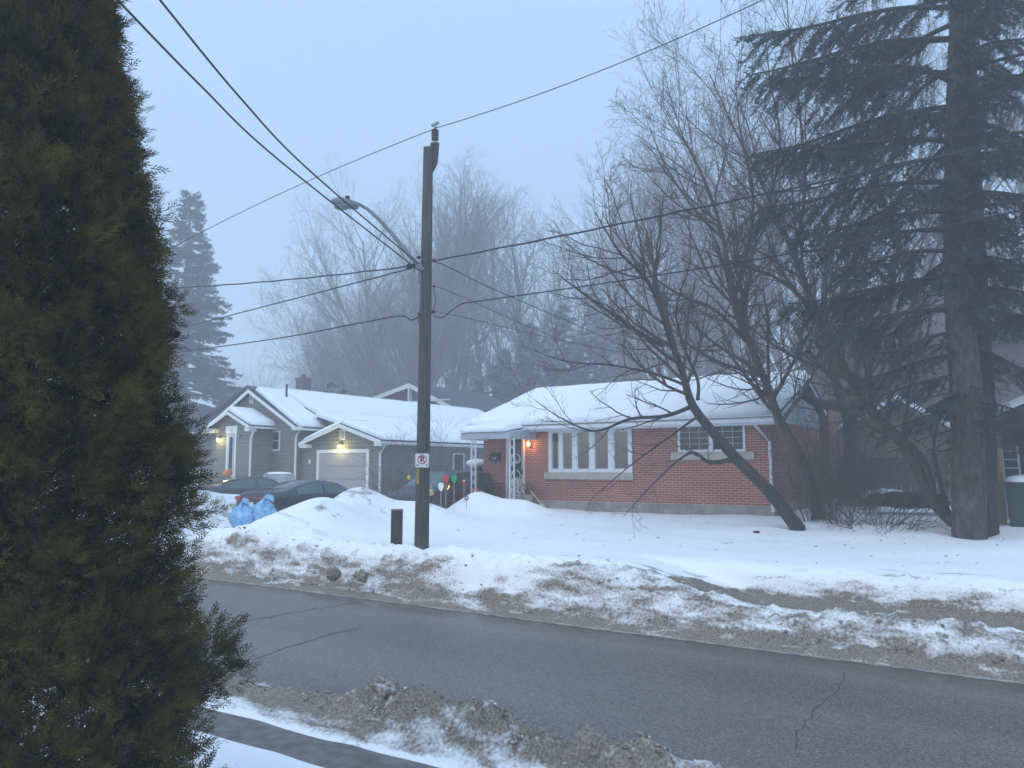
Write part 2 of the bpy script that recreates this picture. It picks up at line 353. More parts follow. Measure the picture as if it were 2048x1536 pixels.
def ground_h(x, y, fine=True):
    x = np.asarray(x, float); y = np.asarray(y, float)
    # far side base profile (pole end) and right hand end with the ploughed footpath ledge
    w = .10 * fbm(x * .7, y * 0 + 3, 3, 5) * 4
    wob = w * .25
    yy = y + wob
    pl = lerp_prof(yy, [(11.35, -.05), (11.5, .02), (11.75, .12), (11.93, .40), (12.05, .72), (12.2, .90), (12.4, .95), (13.5, .93), (16, 1.0), (20, 1.2), (22, 1.25), (26, 1.3), (60, 1.4), (400, 1.4)])
    pr = lerp_prof(yy, [(11.35, -.05), (11.5, .02), (11.8, .20), (12.05, .40), (12.3, .46), (12.55, .40), (12.9, .33), (13.85, .34), (13.93, .42), (14.02, .74), (14.25, .84), (15, .88), (18, .95), (20, 1.1), (22, 1.25), (26, 1.3), (60, 1.4), (400, 1.4)])
    ppm = sst(-6.8, -3.2, x); z = pl * (1 - ppm) + pr * ppm
    # driveway opening
    dw = sst(-17.2, -18.2, x) * sst(-24.5, -23.3, x)
    dz = lerp_prof(y, [(11.3, -.05), (11.6, .03), (12.5, .2), (16, .68), (20, .95), (23, 1.15), (30, 1.2), (400, 1.4)])
    z = z * (1 - dw) + dz * dw
    d2 = sst(-14.9, -15.4, x) * sst(-17.6, -17.1, x) * sst(17.3, 18.2, y)
    z = z * (1 - d2) + (lerp_prof(y, [(12, .8), (23, .95), (40, 1.2)])) * d2
    for bx, by, sx, sy, a in BUMPS:
        z = z + a * np.exp(-((x - bx) / sx) ** 2 - ((y - by) / sy) ** 2)
    z = z + (.15 * fbm(x * .45, y * .6, 3, 2) + .035 * fbm(x * 1.3, y * 1.3, 3, 4)) * sst(12.8, 15, y)
    # rough churned bank
    bank = sst(11.45, 11.8, y) * (1 - sst(12.3 + 1.5 * ppm, 13.0 + 1.6 * ppm, y)) * (1 - .6 * dw)
    led = ppm * sst(12.3, 12.6, y) * (1 - sst(13.75, 14.0, y))
    z = z + bank * (1 - .55 * led) * (.26 * fbm(x * 1.5, y * 2.4, 4, 11, .6) + .20 * (.22 - np.abs(fbm(x * 2.6, y * 3.4, 3, 14, .5)) * 1.6) + .20 * fbm(x * 6, y * 8, 4, 12, .75))
    # near side
    near = y < 8
    s0 = 5.42 + .10 * (x + 5) * .3 + .06 * fbm(x * 1.2, x * 0, 3, 31) * 2
    n_l = .22 * (1 - sst(4.45, 4.72 , y + .05 * fbm(x * 1.5, x * 0 + 1, 2, 8))) + .03
    n_ic = .045 * sst(s0, s0 + .12, y) + .02 * sst(s0, s0 + .3, y) * fbm(x * 3, y * 4, 4, 33) * 2
    hb = sst(-8.5, -5.9, x) * .08 + sst(-6.5, -5.2, x) * .25 + sst(-4.0, -1.5, x) * .08
    ce = 5.93 - .03 * (x + 4)
    prof = np.exp(-np.abs((y - ce) / .27) ** 2.6)
    rough = .95 + 1.5 * fbm(x * 1.9, y * 2.4, 3, 41, .5) + .9 * (.25 - np.abs(fbm(x * 3.4, y * 3.8, 3, 45, .5)) * 2) + .8 * fbm(x * 8, y * 8, 4, 47, .8)
    n_b = (.98 - .30 * sst(-4.2, -2.4, x)) * hb * prof * np.clip(rough, .15, 3)
    nz = n_l * (y < 5.0) + (.03 - .03 * sst(6.2, 6.5, y)) * (y >= 5.0) + n_ic * (1 - sst(6.15, 6.4, y)) + n_b
    nz = nz * (1 - sst(6.25, 6.55, y)) - .06 * sst(6.2, 6.6, y)
    z = np.where(near, nz, z)
    z = z + (y < 3.5) * np.clip(3.5 - y, 0, 4) * .25
    return z
def dirt_f(x, y):
    d = np.zeros_like(x)
    ppm = sst(-6.8, -3.2, x)
    top = 12.15 + ppm * 1.95 + .6 * fbm(x * .8, x * 0, 3, 3)
    d = np.where(y > 8, (1 - sst(top - .15, top + .2, y)) * .56, d)
    d += (y > 8) * .34 * (1 - sst(11.55, 11.95, y))          # gritty toe
    d += .38 * ppm * sst(12.55, 12.7, y) * (1 - sst(13.8, 13.93, y))   # ledge
    d -= .22 * np.exp(-((y - 12.32 - .25 * fbm(x * .5, x * 0, 2, 9)) / .16) ** 2) * (y > 8)
    d += .26 * np.exp(-((y - 12.85 - ppm * .9 - .5 * fbm(x * .6, x * 0, 2, 19)) / .13) ** 2) * (y > 8)
    d -= .45 * ppm * sst(13.9, 14.0, y) * (1 - sst(14.25, 14.5, y))
    dw = sst(-17.0, -18.0, x) * sst(-24.5, -23.5, x)
    d = np.where((y > 11.6) & (y < 23), d * (1 - dw) + dw * (.34 + .25 * fbm(x * 1.5, y * .5, 3, 77)), d)
    d += .42 * np.exp(-((x + 1.2) / 1.6) ** 2 - ((y - 14.4) / .28) ** 2)
    d += .42 * np.exp(-((x + 16.0) / 1.1) ** 2 - ((y - 16.1) / .8) ** 2)
    d += .30 * np.exp(-((x + 24.4) / 1.2) ** 2 - ((y - 16.5) / 1.6) ** 2)
    d += .42 * np.exp(-((x + 14.75) / .14) ** 2 - ((y - 13.6) / .3) ** 2) + .4 * np.exp(-((x + 14.4) / .1) ** 2 - ((y - 13.75) / .25) ** 2)
    d += (y > 13) * .10 * np.clip(fbm(x * .9, y * .9, 3, 88), 0, 1)
    n = y < 8
    s0 = 5.42 + .10 * (x + 5) * .3 + .06 * fbm(x * 1.2, x * 0, 3, 31) * 2
    ndirt = .35 * sst(4.66, 4.76, y) * (1 - sst(s0 - .02, s0 + .03, y))      # bare gritty footpath
    ndirt += sst(s0, s0 + .1, y) * (.49 + .40 * sst(5.58, 5.78, y) + .25 * fbm(x * 1.3, y * 3, 3, 52))
    d = np.where(n, ndirt, d)
    return d
def build_ground():
    xs = np.concatenate([[-400, -250, -160, -110, -80, -60, -48, -40], np.arange(-35, -25, .35), np.arange(-25, -17, .09), np.arange(-17, 2.5, .045), np.arange(2.5, 12, .3), [14, 18, 25, 40, 70, 120, 200, 400]])
    ys = np.concatenate([[-60, -20, -5, 0, 2, 3, 3.6], np.arange(4, 6.6, .03), [6.7, 7.5, 8.5, 9.5, 10.5, 11.2], np.arange(11.3, 14.6, .04), np.arange(14.6, 24, .1), np.arange(24, 34, .5), [36, 40, 46, 54, 64, 80, 110, 160, 250, 400]])
    X, Y = np.meshgrid(xs, ys, indexing='ij'); Z = ground_h(X, Y)
    V = np.stack([X, Y, Z], -1).reshape(-1, 3); ny = len(ys); nx = len(xs)
    i = (np.arange(nx - 1)[:, None] * ny + np.arange(ny - 1)).ravel()
    Fc = np.stack([i, i + ny, i + ny + 1, i + 1], 1)
    me = npmesh('snow_ground', V, Fc, True)
    a = me.attributes.new('dirt', 'FLOAT', 'POINT'); a.data.foreach_set('value', np.clip(dirt_f(X, Y), 0, 1.2).astype(np.float32).ravel())
    o = link('snow_ground', me, None, ['snow_dirty']); tag(o, kind='structure')
build_ground()
def gz(x, y): return float(ground_h(np.array([x]), np.array([y]))[0])
xs = np.concatenate([[-400, -200, -100, -60], np.arange(-40, 10, 1.), [20, 60, 200, 400]]); ys = np.linspace(5.7, 12.0, 14)
X, Y = np.meshgrid(xs, ys, indexing='ij'); V = np.stack([X, Y, 0 * X], -1).reshape(-1, 3); ny = len(ys)
i = (np.arange(len(xs) - 1)[:, None] * ny + np.arange(ny - 1)).ravel()
tag(link('road', npmesh('road', V, np.stack([i, i + ny, i + ny + 1, i + 1], 1)), None, ['asphalt']), kind='structure')
fx = np.arange(-14, 2, .1); e1 = 5.42 + .10 * (fx + 5) * .3 + .06 * fbm(fx * 1.2, fx * 0, 3, 31) * 2 - .01; e0 = 4.70 + .03 * fbm(fx * 1.5, fx * 0, 3, 8)
V = np.concatenate([np.stack([fx, e0, 0 * fx + .036], 1), np.stack([fx, e1, 0 * fx + .036], 1)]); nf = len(fx); i = np.arange(nf - 1)
tag(link('footpath', npmesh('footpath', V, np.stack([i, i + 1, i + 1 + nf, i + nf], 1)), None, ['path_wet']), kind='structure')
# cracks: narrow ribbons 4 mm above the asphalt
mb = MB()
def crack(pts, w, z=.004, seed=1):
    rr = random.Random(seed); P = []
    for (a, b) in zip(pts[:-1], pts[1:]):
        A, B = onZ(*a, z), onZ(*b, z); n = max(2, int((B - A).length / .12))
        for k in range(n): P.append(A.lerp(B, k / n) + Vector((rr.gauss(0, .02), rr.gauss(0, .02), 0)))
    P.append(onZ(*pts[-1], z)); Lp = []; Rp = []
    for k, p in enumerate(P):
        d = (P[min(k + 1, len(P) - 1)] - P[max(k - 1, 0)]); q = Vector((-d.y, d.x, 0)).normalized() * w * rr.uniform(.3, 1) * .5
        Lp.append(p + q); Rp.append(p - q)
    n = len(P); mb.add(Lp + Rp, [(k, k + 1, n + k + 1, n + k) for k in range(n - 1)])
crack([(420, 1250), (485, 1243), (600, 1223), (720, 1204)], .030, seed=2)
crack([(470, 1330), (560, 1300), (650, 1272), (720, 1256)], .022, seed=3)
crack([(1690, 1345), (1675, 1380), (1640, 1410), (1600, 1455), (1590, 1500)], .010, seed=4)
crack([(440, 1152), (520, 1163), (600, 1172), (700, 1186), (840, 1202)], .035, z=.006, seed=5)
tag(mb.build('road_cracks', 'crack'), kind='structure')
mb = MB()   # frozen slush lines by the far kerb
xx_ = np.arange(-17, 2, .08); yc = 11.44 + .05 * fbm(xx_ * .7, xx_ * 0, 3, 5); ww = .012 + .05 * np.clip(fbm(xx_ * 1.1, xx_ * 0 + 4, 4, 6) + .25, 0, 1)
for k in range(len(xx_) - 1):
    mb.prism([(xx_[k], yc[k] - ww[k]), (xx_[k], yc[k] + ww[k]), (xx_[k + 1], yc[k + 1] + ww[k + 1]), (xx_[k + 1], yc[k + 1] - ww[k + 1])], 'z', .002, .014)
o = mb.build('slush_line', 'slush'); tag(o, kind='stuff', label='thin line of frozen slush along the far road edge', cat='slush')
# ------------------------------------------------------------ snow slabs for roofs
def snow_slab(name, A, B, C, D, th, parent, seed=0, res=.16, noise=.05, edge=.16, lift=.0):
    """quad A(eave start) B(eave end) C(ridge end) D(ridge start), thickness th upward, rounded edges"""
    A, B, C, D = map(Vector, (A, B, C, D))
    nu = max(6, int((B - A).length / res)); nv = max(5, int((D - A).length / res))
    u, v = np.meshgrid(np.linspace(0, 1, nu + 1), np.linspace(0, 1, nv + 1), indexing='ij')
    q = lambda P: np.array(P)[None, None, :]
    P = q(A) * ((1 - u) * (1 - v))[..., None] + q(B) * (u * (1 - v))[..., None] + q(C) * (u * v)[..., None] + q(D) * ((1 - u) * v)[..., None]
    Lu = (B - A).length; Lv = (D - A).length
    du = np.minimum(u, 1 - u) * Lu; dv = v * Lv; dr = (1 - v) * Lv
    e = np.minimum(np.minimum(du, dv), 10)
    rnd = np.sqrt(np.clip(1 - (1 - np.clip(e / edge, 0, 1)) ** 2, 0, 1))
    t = th * (rnd * .96 + .04) * (1 + noise * 6 * fbm(P[..., 0] * .8 + seed, P[..., 1] * .8 + P[..., 2], 3, seed)) + .02
    top = P.copy(); top[..., 2] += t + lift; bot = P.copy(); bot[..., 2] += .012 + lift
    V = np.concatenate([top.reshape(-1, 3), bot.reshape(-1, 3)]); n = (nu + 1) * (nv + 1); k = nv + 1
    i = (np.arange(nu)[:, None] * k + np.arange(nv)).ravel(); Fc = [np.stack([i, i + k, i + k + 1, i + 1], 1), np.stack([i, i + 1, i + k + 1, i + k], 1) + n]
    def side(ids): ids = np.array(ids); return np.stack([ids[:-1], ids[:-1] + n, ids[1:] + n, ids[1:]], 1)
    Fc += [side(np.arange(nu + 1) * k)[:, ::-1][:, :], side(np.arange(nu + 1) * k + nv), side(np.arange(k)), side(np.arange(k) + nu * k)]
    return link(name, npmesh(name, V, np.concatenate(Fc), True), parent, ['roof_snow'])
def slab(mb, A, B, C, D, th):      # thin roof slab below the quad
    A, B, C, D = map(Vector, (A, B, C, D)); d = Vector((0, 0, -th))
    mb.add([A, B, C, D, A + d, B + d, C + d, D + d], [(0, 1, 2, 3), (7, 6, 5, 4), (0, 4, 5, 1), (1, 5, 6, 2), (2, 6, 7, 3), (3, 7, 4, 0)])
def siding(mb, axis, plane, sgn, lo, hi, z0, z1, row=.16, dep=.024):
    """clapboards on a wall; axis 'x': wall runs along x at y=plane (faces sgn in y). lo/hi functions of z"""
    z = z0
    while z < z1 - 1e-4:
        zt = min(z + row, z1); zm = (z + zt) / 2; a, b = lo(zt), hi(zt); a0, b0 = lo(z), hi(z)
        if b0 - a0 > .01:
            o = sgn * dep; zm = z + (zt - z) * .68; am, bm_ = lo(zm), hi(zm); am, bm_ = max(am, a0), min(bm_, b0); a, b = max(a, am), min(b, bm_)
            if b < a: a = b = (a + b) / 2
            if axis == 'x':
                mb.add([(a0, plane, z), (b0, plane, z), (b0, plane + o, z), (a0, plane + o, z), (am, plane + o, zm), (bm_, plane + o, zm), (a, plane, zt), (b, plane, zt)], [(0, 1, 2, 3), (3, 2, 5, 4), (4, 5, 7, 6)])
            else:
                mb.add([(plane, a0, z), (plane, b0, z), (plane + o, b0, z), (plane + o, a0, z), (plane + o, am, zm), (plane + o, bm_, zm), (plane, a, zt), (plane, b, zt)], [(0, 1, 2, 3), (3, 2, 5, 4), (4, 5, 7, 6)])
        z = zt
def textmesh(name, s, size, loc, rot, m, parent, depth=.002, off=0):
    cu = bpy.data.curves.new(name, 'FONT'); cu.body = s; cu.size = size; cu.extrude = depth; cu.align_x = 'CENTER'; cu.align_y = 'CENTER'; cu.offset = off
    to = bpy.data.objects.new(name + '_tmp', cu); COL.objects.link(to); to.location = loc; to.rotation_euler = rot
    bpy.context.view_layer.update(); dg = bpy.context.evaluated_depsgraph_get()
    me = bpy.data.meshes.new_from_object(to.evaluated_get(dg)); me.transform(to.matrix_world)
    bpy.data.objects.remove(to); me.name = name
    return link(name, me, parent, [m])
# ------------------------------------------------------------ brick bungalow
F = 21.95
def bungalow():
    xR = onY(1545, 950, F).x; xL = onY(967, 950, F).x; zf = onY(1545, 1013, F).z; ze = onY(1545, 840, F).z; back = F + 7.4
    T = empty('brick_bungalow', ((xL + xR) / 2, F, 1.2), 'single storey red brick bungalow with snow covered roof and five pane front window', 'house')
    P = lambda px, py: onY(px, py, F)
    # openings
    wx0, wx1 = P(1098, 900).x, P(1264, 900).x; wz0, wz1 = P(1180, 945).z, P(1180, 858).z
    dx0, dx1 = P(1012, 930).x, P(1050, 930).x; dz0, dz1 = zf - .1, P(1030, 874).z
    sx0, sx1 = P(1356, 880).x, P(1491, 880).x; sz0, sz1 = P(1420, 904).z, P(1420, 847).z
    xsL = [xL, dx0, dx1, wx0, wx1, sx0, sx1, xR]
    mb = MB(); t = .14
    def wallrect(a, b, c, d): mb.box(a, b, F, F + t, c, d)
    wallrect(xL, dx0, zf, ze); wallrect(dx0, dx1, dz1, ze); wallrect(dx1, wx0, zf, ze)
    wallrect(wx0, wx1, zf, wz0); wallrect(wx0, wx1, wz1, ze) if wz1 < ze else None
    wallrect(wx1, sx0, zf, ze); wallrect(sx0, sx1, zf, sz0)
    if sz1 < ze: wallrect(sx0, sx1, sz1, ze)
    wallrect(sx1, xR, zf, ze)
    mb.box(xR - t, xR, F + t, back, zf, ze); mb.box(xL, xL + t, F + t, back, zf, ze); mb.box(xL, xR, back, back + t, zf, ze)
    mb.build('wall', 'brick', T)
    MB().box(xL - .0, xR + .004, F - .004, back + .02, .6, zf).build('foundation', 'concrete', T)
    # interior
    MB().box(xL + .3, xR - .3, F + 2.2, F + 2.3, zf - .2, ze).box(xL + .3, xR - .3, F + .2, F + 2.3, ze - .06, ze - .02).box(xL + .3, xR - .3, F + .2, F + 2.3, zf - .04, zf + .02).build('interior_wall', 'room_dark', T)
    # picture window
    fr = MB(); fy = F - .05
    H = wz1 - wz0
    bars = [(1098, 1104), (1119, 1126), (1146, 1155), (1180, 1190), (1218, 1228.5), (1258, 1265)]
    edges = [(P(a, 900).x, P(b, 900).x) for a, b in bars]
    for a, b in edges: fr.box(a, b, fy, F + .05, wz0 + .09, wz1 - .07)
    fr.box(edges[0][0], edges[-1][1], fy - .004, F + .054, wz0, wz0 + .09).box(edges[0][0], edges[-1][1], fy - .004, F + .054, wz1 - .07, wz1 + .02)
    w = fr.build('window', 'alu_white', T, bevel=.006)
    for (a, b), (c, d) in zip(edges[:-1], edges[1:]):
        fb = MB()
        fb.box(b, b + .025, fy + .02, F + .04, wz0 + .09, wz1 - .07).box(c - .025, c, fy + .02, F + .04, wz0 + .09, wz1 - .07)
        fb.box(b + .025, c - .025, fy + .02, F + .04, wz0 + .09, wz0 + .12).box(b + .025, c - .025, fy + .02, F + .04, wz1 - .10, wz1 - .07)
        fb.build('sash', 'alu_white', w)
        MB().box(b + .02, c - .02, F - .004, F + .002, wz0 + .1, wz1 - .08).build('pane', 'window_glass', w)
    def drape(a, b, m, y, seed):
        n = 36; vs = []; rr = random.Random(seed)
        for k in range(n + 1):
            x = a + (b - a) * k / n; yy = y + .035 * sin(k * 1.9 + seed) + .01 * rr.random()
            vs += [(x, yy, wz0 + .02), (x, yy, wz1 - .05)]
        MB().add(vs, [(2 * k, 2 * k + 2, 2 * k + 3, 2 * k + 1) for k in range(n)]).build('curtain', m, T, True)
    drape(edges[0][0] + .05, edges[1][0] + .0, 'curtain_tan', F + .2, 1); drape(edges[1][1] - .05, edges[2][0] + .02, 'curtain', F + .24, 2)
    drape(edges[3][1] + .28, edges[4][0] + .02, 'curtain', F + .22, 3); drape(edges[4][1], edges[5][0], 'curtain', F + .26, 4)
    drape(edges[2][1], edges[2][1] + .12, 'curtain_tan', F + .25, 5)
    MB().lathe([(.02, 0), (.07, .02), (.09, .09), (.06, .14)], (P(1176, 900).x, F + .14, wz0 + .12)).build('yellow_pot', 'yellow_item', T, True)
    MB().box(P(1197, 900).x, P(1214, 900).x, F + .1, F + .16, wz0 + .09, wz0 + .14).build('pink_cloth', 'pink_item', T)
    MB().box(P(1163, 900).x, P(1177, 900).x, F + .9, F + .92, P(1170, 893).z, P(1170, 878).z).build('picture', 'bulb_white', T)
    MB().box(P(1090, 900).x, P(1268, 900).x, F - .09, F + .02, P(1180, 959).z, wz0 - .002).build('window_sill', 'sill_stone', T, bevel=.01)
    # slider window on the right
    fr = MB(); mx0, mx1 = P(1417, 880).x, P(1426, 880).x; k = .07
    fr.box(sx0, sx1, F - .03, F + .05, sz0, sz0 + k).box(sx0, sx1, F - .03, F + .05, sz1 - k, sz1).box(sx0, sx0 + k, F - .03, F + .05, sz0 + k, sz1 - k).box(sx1 - k, sx1, F - .03, F + .05, sz0 + k, sz1 - k).box(mx0, mx1, F - .034, F + .05, sz0 + k, sz1 - k)
    w = fr.build('window', 'alu_white', T, bevel=.006)
    for a, b in ((sx0 + k, mx0), (mx1, sx1 - k)):
        MB().box(a, b, F + .0, F + .006, sz0 + k, sz1 - k).build('pane', 'dark_glass', w)
        g = MB()
        for q in (1, 2): xx = a + (b - a) * q / 3; g.box(xx - .008, xx + .008, F - .008, F - .002, sz0 + k, sz1 - k)
        for q in (1, 2, 3): zz = sz0 + k + (sz1 - sz0 - 2 * k) * q / 4; g.box(a, b, F - .014, F - .0085, zz - .008, zz + .008)
        g.build('glazing_bars', 'alu_grey', w)
    MB().box(sx0 - .22, sx1 + .25, F - .08, F + .02, P(1420, 920).z, sz0 - .002).build('window_sill', 'sill_stone', T, bevel=.01)
    # storm door
    dr = MB(); dr.box(dx0, dx0 + .07, F - .02, F + .1, dz0, dz1).box(dx1 - .07, dx1, F - .02, F + .1, dz0, dz1).box(dx0 + .07, dx1 - .07, F - .02, F + .1, dz1 - .07, dz1)
    d = dr.build('door_frame', 'alu_white', T)
    dd = MB().box(dx0 + .07, dx1 - .07, F + .03, F + .05, dz0, dz0 + .8).box(dx0 + .07, dx0 + .16, F + .03, F + .05, dz0 + .8, dz1 - .07).box(dx1 - .16, dx1 - .07, F + .03, F + .05, dz0 + .8, dz1 - .07).build('door', 'alu_grey', T)
    MB().box(dx0 + .16, dx1 - .16, F + .036, F + .042, dz0 + .8, dz1 - .07).build('pane', 'dark_glass', dd)
    cx = (dx0 + dx1) / 2
    for q in range(3):
        sc = MB()
        zc = dz0 + .35 + q * .55
        for sgn in (-1, 1):
            sc.tube([(cx + sgn * (.05 + .13 * sin(a)), F + .015, zc + sgn * .0 + .18 * cos(a) * (1 - .1 * a)) for a in [i * .35 for i in range(14)]], .016, 5)
        sc.build('door_scroll', 'alu_white', dd, True)
    MB().box(dx1 - .13, dx1 - .10, F - .03, F + .03, dz0 + .95, dz0 + 1.1).build('handle', 'black_plastic', dd)
    MB().box(dx0 - .3, dx1 + .3, F - 1.3, F - .01, .7, zf - .05).build('porch_step', 'concrete', T)
    # roof
    ry = F + 3.85; ov = .5; xl, xr = xL - .25, xR + .25
    zr = onY(1330, 757, ry).z - .28; zev = ze + .06 ; back2 = back + .5
    rf = MB(); slab(rf, (xl, F - ov, zev), (xr, F - ov, zev), (xr, ry, zr), (xl, ry, zr), .08); slab(rf, (xr, back2, zev), (xl, back2, zev), (xl, ry + .001, zr), (xr, ry + .001, zr), .08)
    rof = rf.build('roof', 'shingle', T)
    snow_slab('roof_snow', (xl - .06, F - ov - .1, zev), (xr + .04, F - ov - .1, zev), (xr + .04, ry, zr), (xl - .06, ry, zr), .24, rof, 3, .15, .05, .22)
    snow_slab('roof_snow', (xr + .04, back2 + .1, zev), (xl - .06, back2 + .1, zev), (xl - .06, ry, zr), (xr + .04, ry, zr), .24, rof, 5, .3)
    MB().box(xl, xr, F - ov - .02, F - ov + .01, zev - .2, zev - .0).box(xl, xr, F - ov + .01, F - .002, zev - .2, zev - .17).build('fascia', 'alu_white', T)
    MB().box(xl + .02, xr, F - ov - .11, F - ov - .024, zev - .15, zev - .04).build('gutter', 'alu_white', T, bevel=.02)
    sl = (zr - zev) / (ry - F + ov)
    for gx, sgn in ((xR, 1), (xL, -1)):
        MB().prism([(F, ze - .0), (back, ze), (ry, ze + sl * (ry - F) - .0)], 'x', gx - (.01 if sgn > 0 else 0), gx + (0 if sgn > 0 else .01)).build('gable', 'pale_gable', T)
    for gx in (xr - .03, xl):
        rk = MB()
        for (a, za), (b, zb) in (((F - ov, zev), (ry, zr)), ((back2, zev), (ry, zr))):
            rk.prism([(a, za - .21), (a, za - .085), (b, zb - .085), (b, zb - .21)], 'x', gx, gx + .03)
        rk.build('rake_board', 'alu_white', T)
    # downspout
    q = [P(1516, 845) + Vector((0, -ov, 0)), P(1519, 853) + Vector((0, -ov + .1, 0)), P(1541, 882) + Vector((0, -.09, 0)), P(1546, 1000) + Vector((0, -.09, 0)), P(1549, 1024) + Vector((0, -.09, 0))]
    MB().tube(q, .045, 8).build('downspout', 'alu_white', T, True)
    # brick chimney on the side wall
    c0, c1 = 26.2, 26.8
    # awning and posts
    ax0, ax1, ay = onY(921, 880, F - 1.6).x, onY(1072, 880, F).x, F - 1.6
    zb = onY(1020, 864, ay).z; zt = ze - .02; zbot = onY(1020, 878, ay).z
    aw = MB(); n = int((ax1 - ax0) / .09)
    vs = []; fs = []
    for k in range(n * 2 + 1):
        x = ax0 + (ax1 - ax0) * k / (n * 2); h = .012 * (k % 2)
        vs += [(x, F - .01, zt + h), (x, ay, zb + h)]
    aw.add(vs, [(2 * k, 2 * k + 2, 2 * k + 3, 2 * k + 1) for k in range(n * 2)])
    A = aw.build('awning', 'alu_white', T)
    va = MB()
    def val(p0, p1, zt0, zt1, n):
        for k in range(n):
            a = Vector(p0).lerp(Vector(p1), k / n); b = Vector(p0).lerp(Vector(p1), (k + 1) / n); m = (a + b) / 2
            za = zt0 + (zt1 - zt0) * k / n; zc = zt0 + (zt1 - zt0) * (k + 1) / n
            bt = zbot
            dn = (b - a).normalized().cross(Vector((0, 0, 1))) * .015
            va.add([(a.x, a.y, za), (m.x + dn.x, m.y + dn.y, (za + zc) / 2), (b.x, b.y, zc), (b.x, b.y, bt + .035), (m.x + dn.x, m.y + dn.y, bt), (a.x, a.y, bt + .035)], [(0, 1, 4, 5), (1, 2, 3, 4)])
    val((ax0, ay, 0), (ax1, ay, 0), zb, zb, n); val((ax1, ay, 0), (ax1, F, 0), zb, zt, 16); val((ax0, F, 0), (ax0, ay, 0), zt, zb, 16)
    va.build('valance', 'alu_grey', A)
    snow_slab('awning_snow', (ax0 - .02, ay - .06, zb + .01), (ax1 - .1, ay - .06, zb + .01), (ax1 - .15, F - .35, zt + .03), (ax0 - .02, F - .35, zt + .03), .20, A, 8, .1, .05, .18)
    for px, y in ((947, F - 1.45), (1024, F - 1.45)):
        x = onY(px, 940, y).x; z0 = gz(x, y) - .2; pm = MB()
        for dx in (-.085, .085): pm.box(x + dx - .018, x + dx + .018, y - .018, y + .018, z0, zbot + .05)
        z = z0 + .1; k = 0
        while z < zb - .3:
            pm.tube([(x + .066 * sin(a), y, z + .13 + .13 * cos(a)) for a in [i * pi / 5 for i in range(11)]], .011, 4); z += .27
        pm.build('porch_post', 'alu_white', T)
    # mailbox with number
    mx, mz = P(993, 915).x, P(993, 915).z
    m = MB().prism([(F - .16, mz - .12), (F, mz - .12), (F, mz + .16), (F - .05, mz + .17), (F - .16, mz + .06)], 'x', mx - .2, mx + .2).build('mailbox', 'black_plastic', T, bevel=.008)
    textmesh('number', '163', .13, (mx, F - .163, mz - .03), (R(90), 0, 0), 'sign_white', m, .001)
    for dx in (-.08, .1): MB().box(mx + dx - .006, mx + dx + .006, F - .06, F - .045, mz - .26, mz - .11).build('paper_hook', 'alu_white', m)
    # porch lamp
    l = P(1062, 890); lm = MB().box(l.x - .05, l.x + .05, F - .02, F - .001, l.z - .1, l.z + .1).tube([(l.x, F, l.z + .08), (l.x, F - .12, l.z + .13)], .012, 6).build('wall_lamp', 'black_plastic', T)
    MB().ball((l.x - .02, F - .13, l.z + .03), .055, .055, .075, 10).build('lamp_bulb', 'lamp_orange', lm, True)
    pl = bpy.data.lights.new('porch_light', 'POINT'); pl.energy = 9; pl.color = (1, .50, .18); pl.shadow_soft_size = .06
    po = bpy.data.objects.new('porch_light', pl); COL.objects.link(po); po.location = (l.x - .02, F - .22, l.z + .02)
    # brick chimney stub
    c = onX(1640, 830, xR + .2); cy0 = onX(1638, 830, xR).y; cy1 = onX(1657, 830, xR).y
    MB().box(xR + .002, xR + .3, cy0, cy1, zf, onX(1648, 806, xR).z).build('chimney', 'brick', T)
    return xL, xR, zf, ze
BX = bungalow()
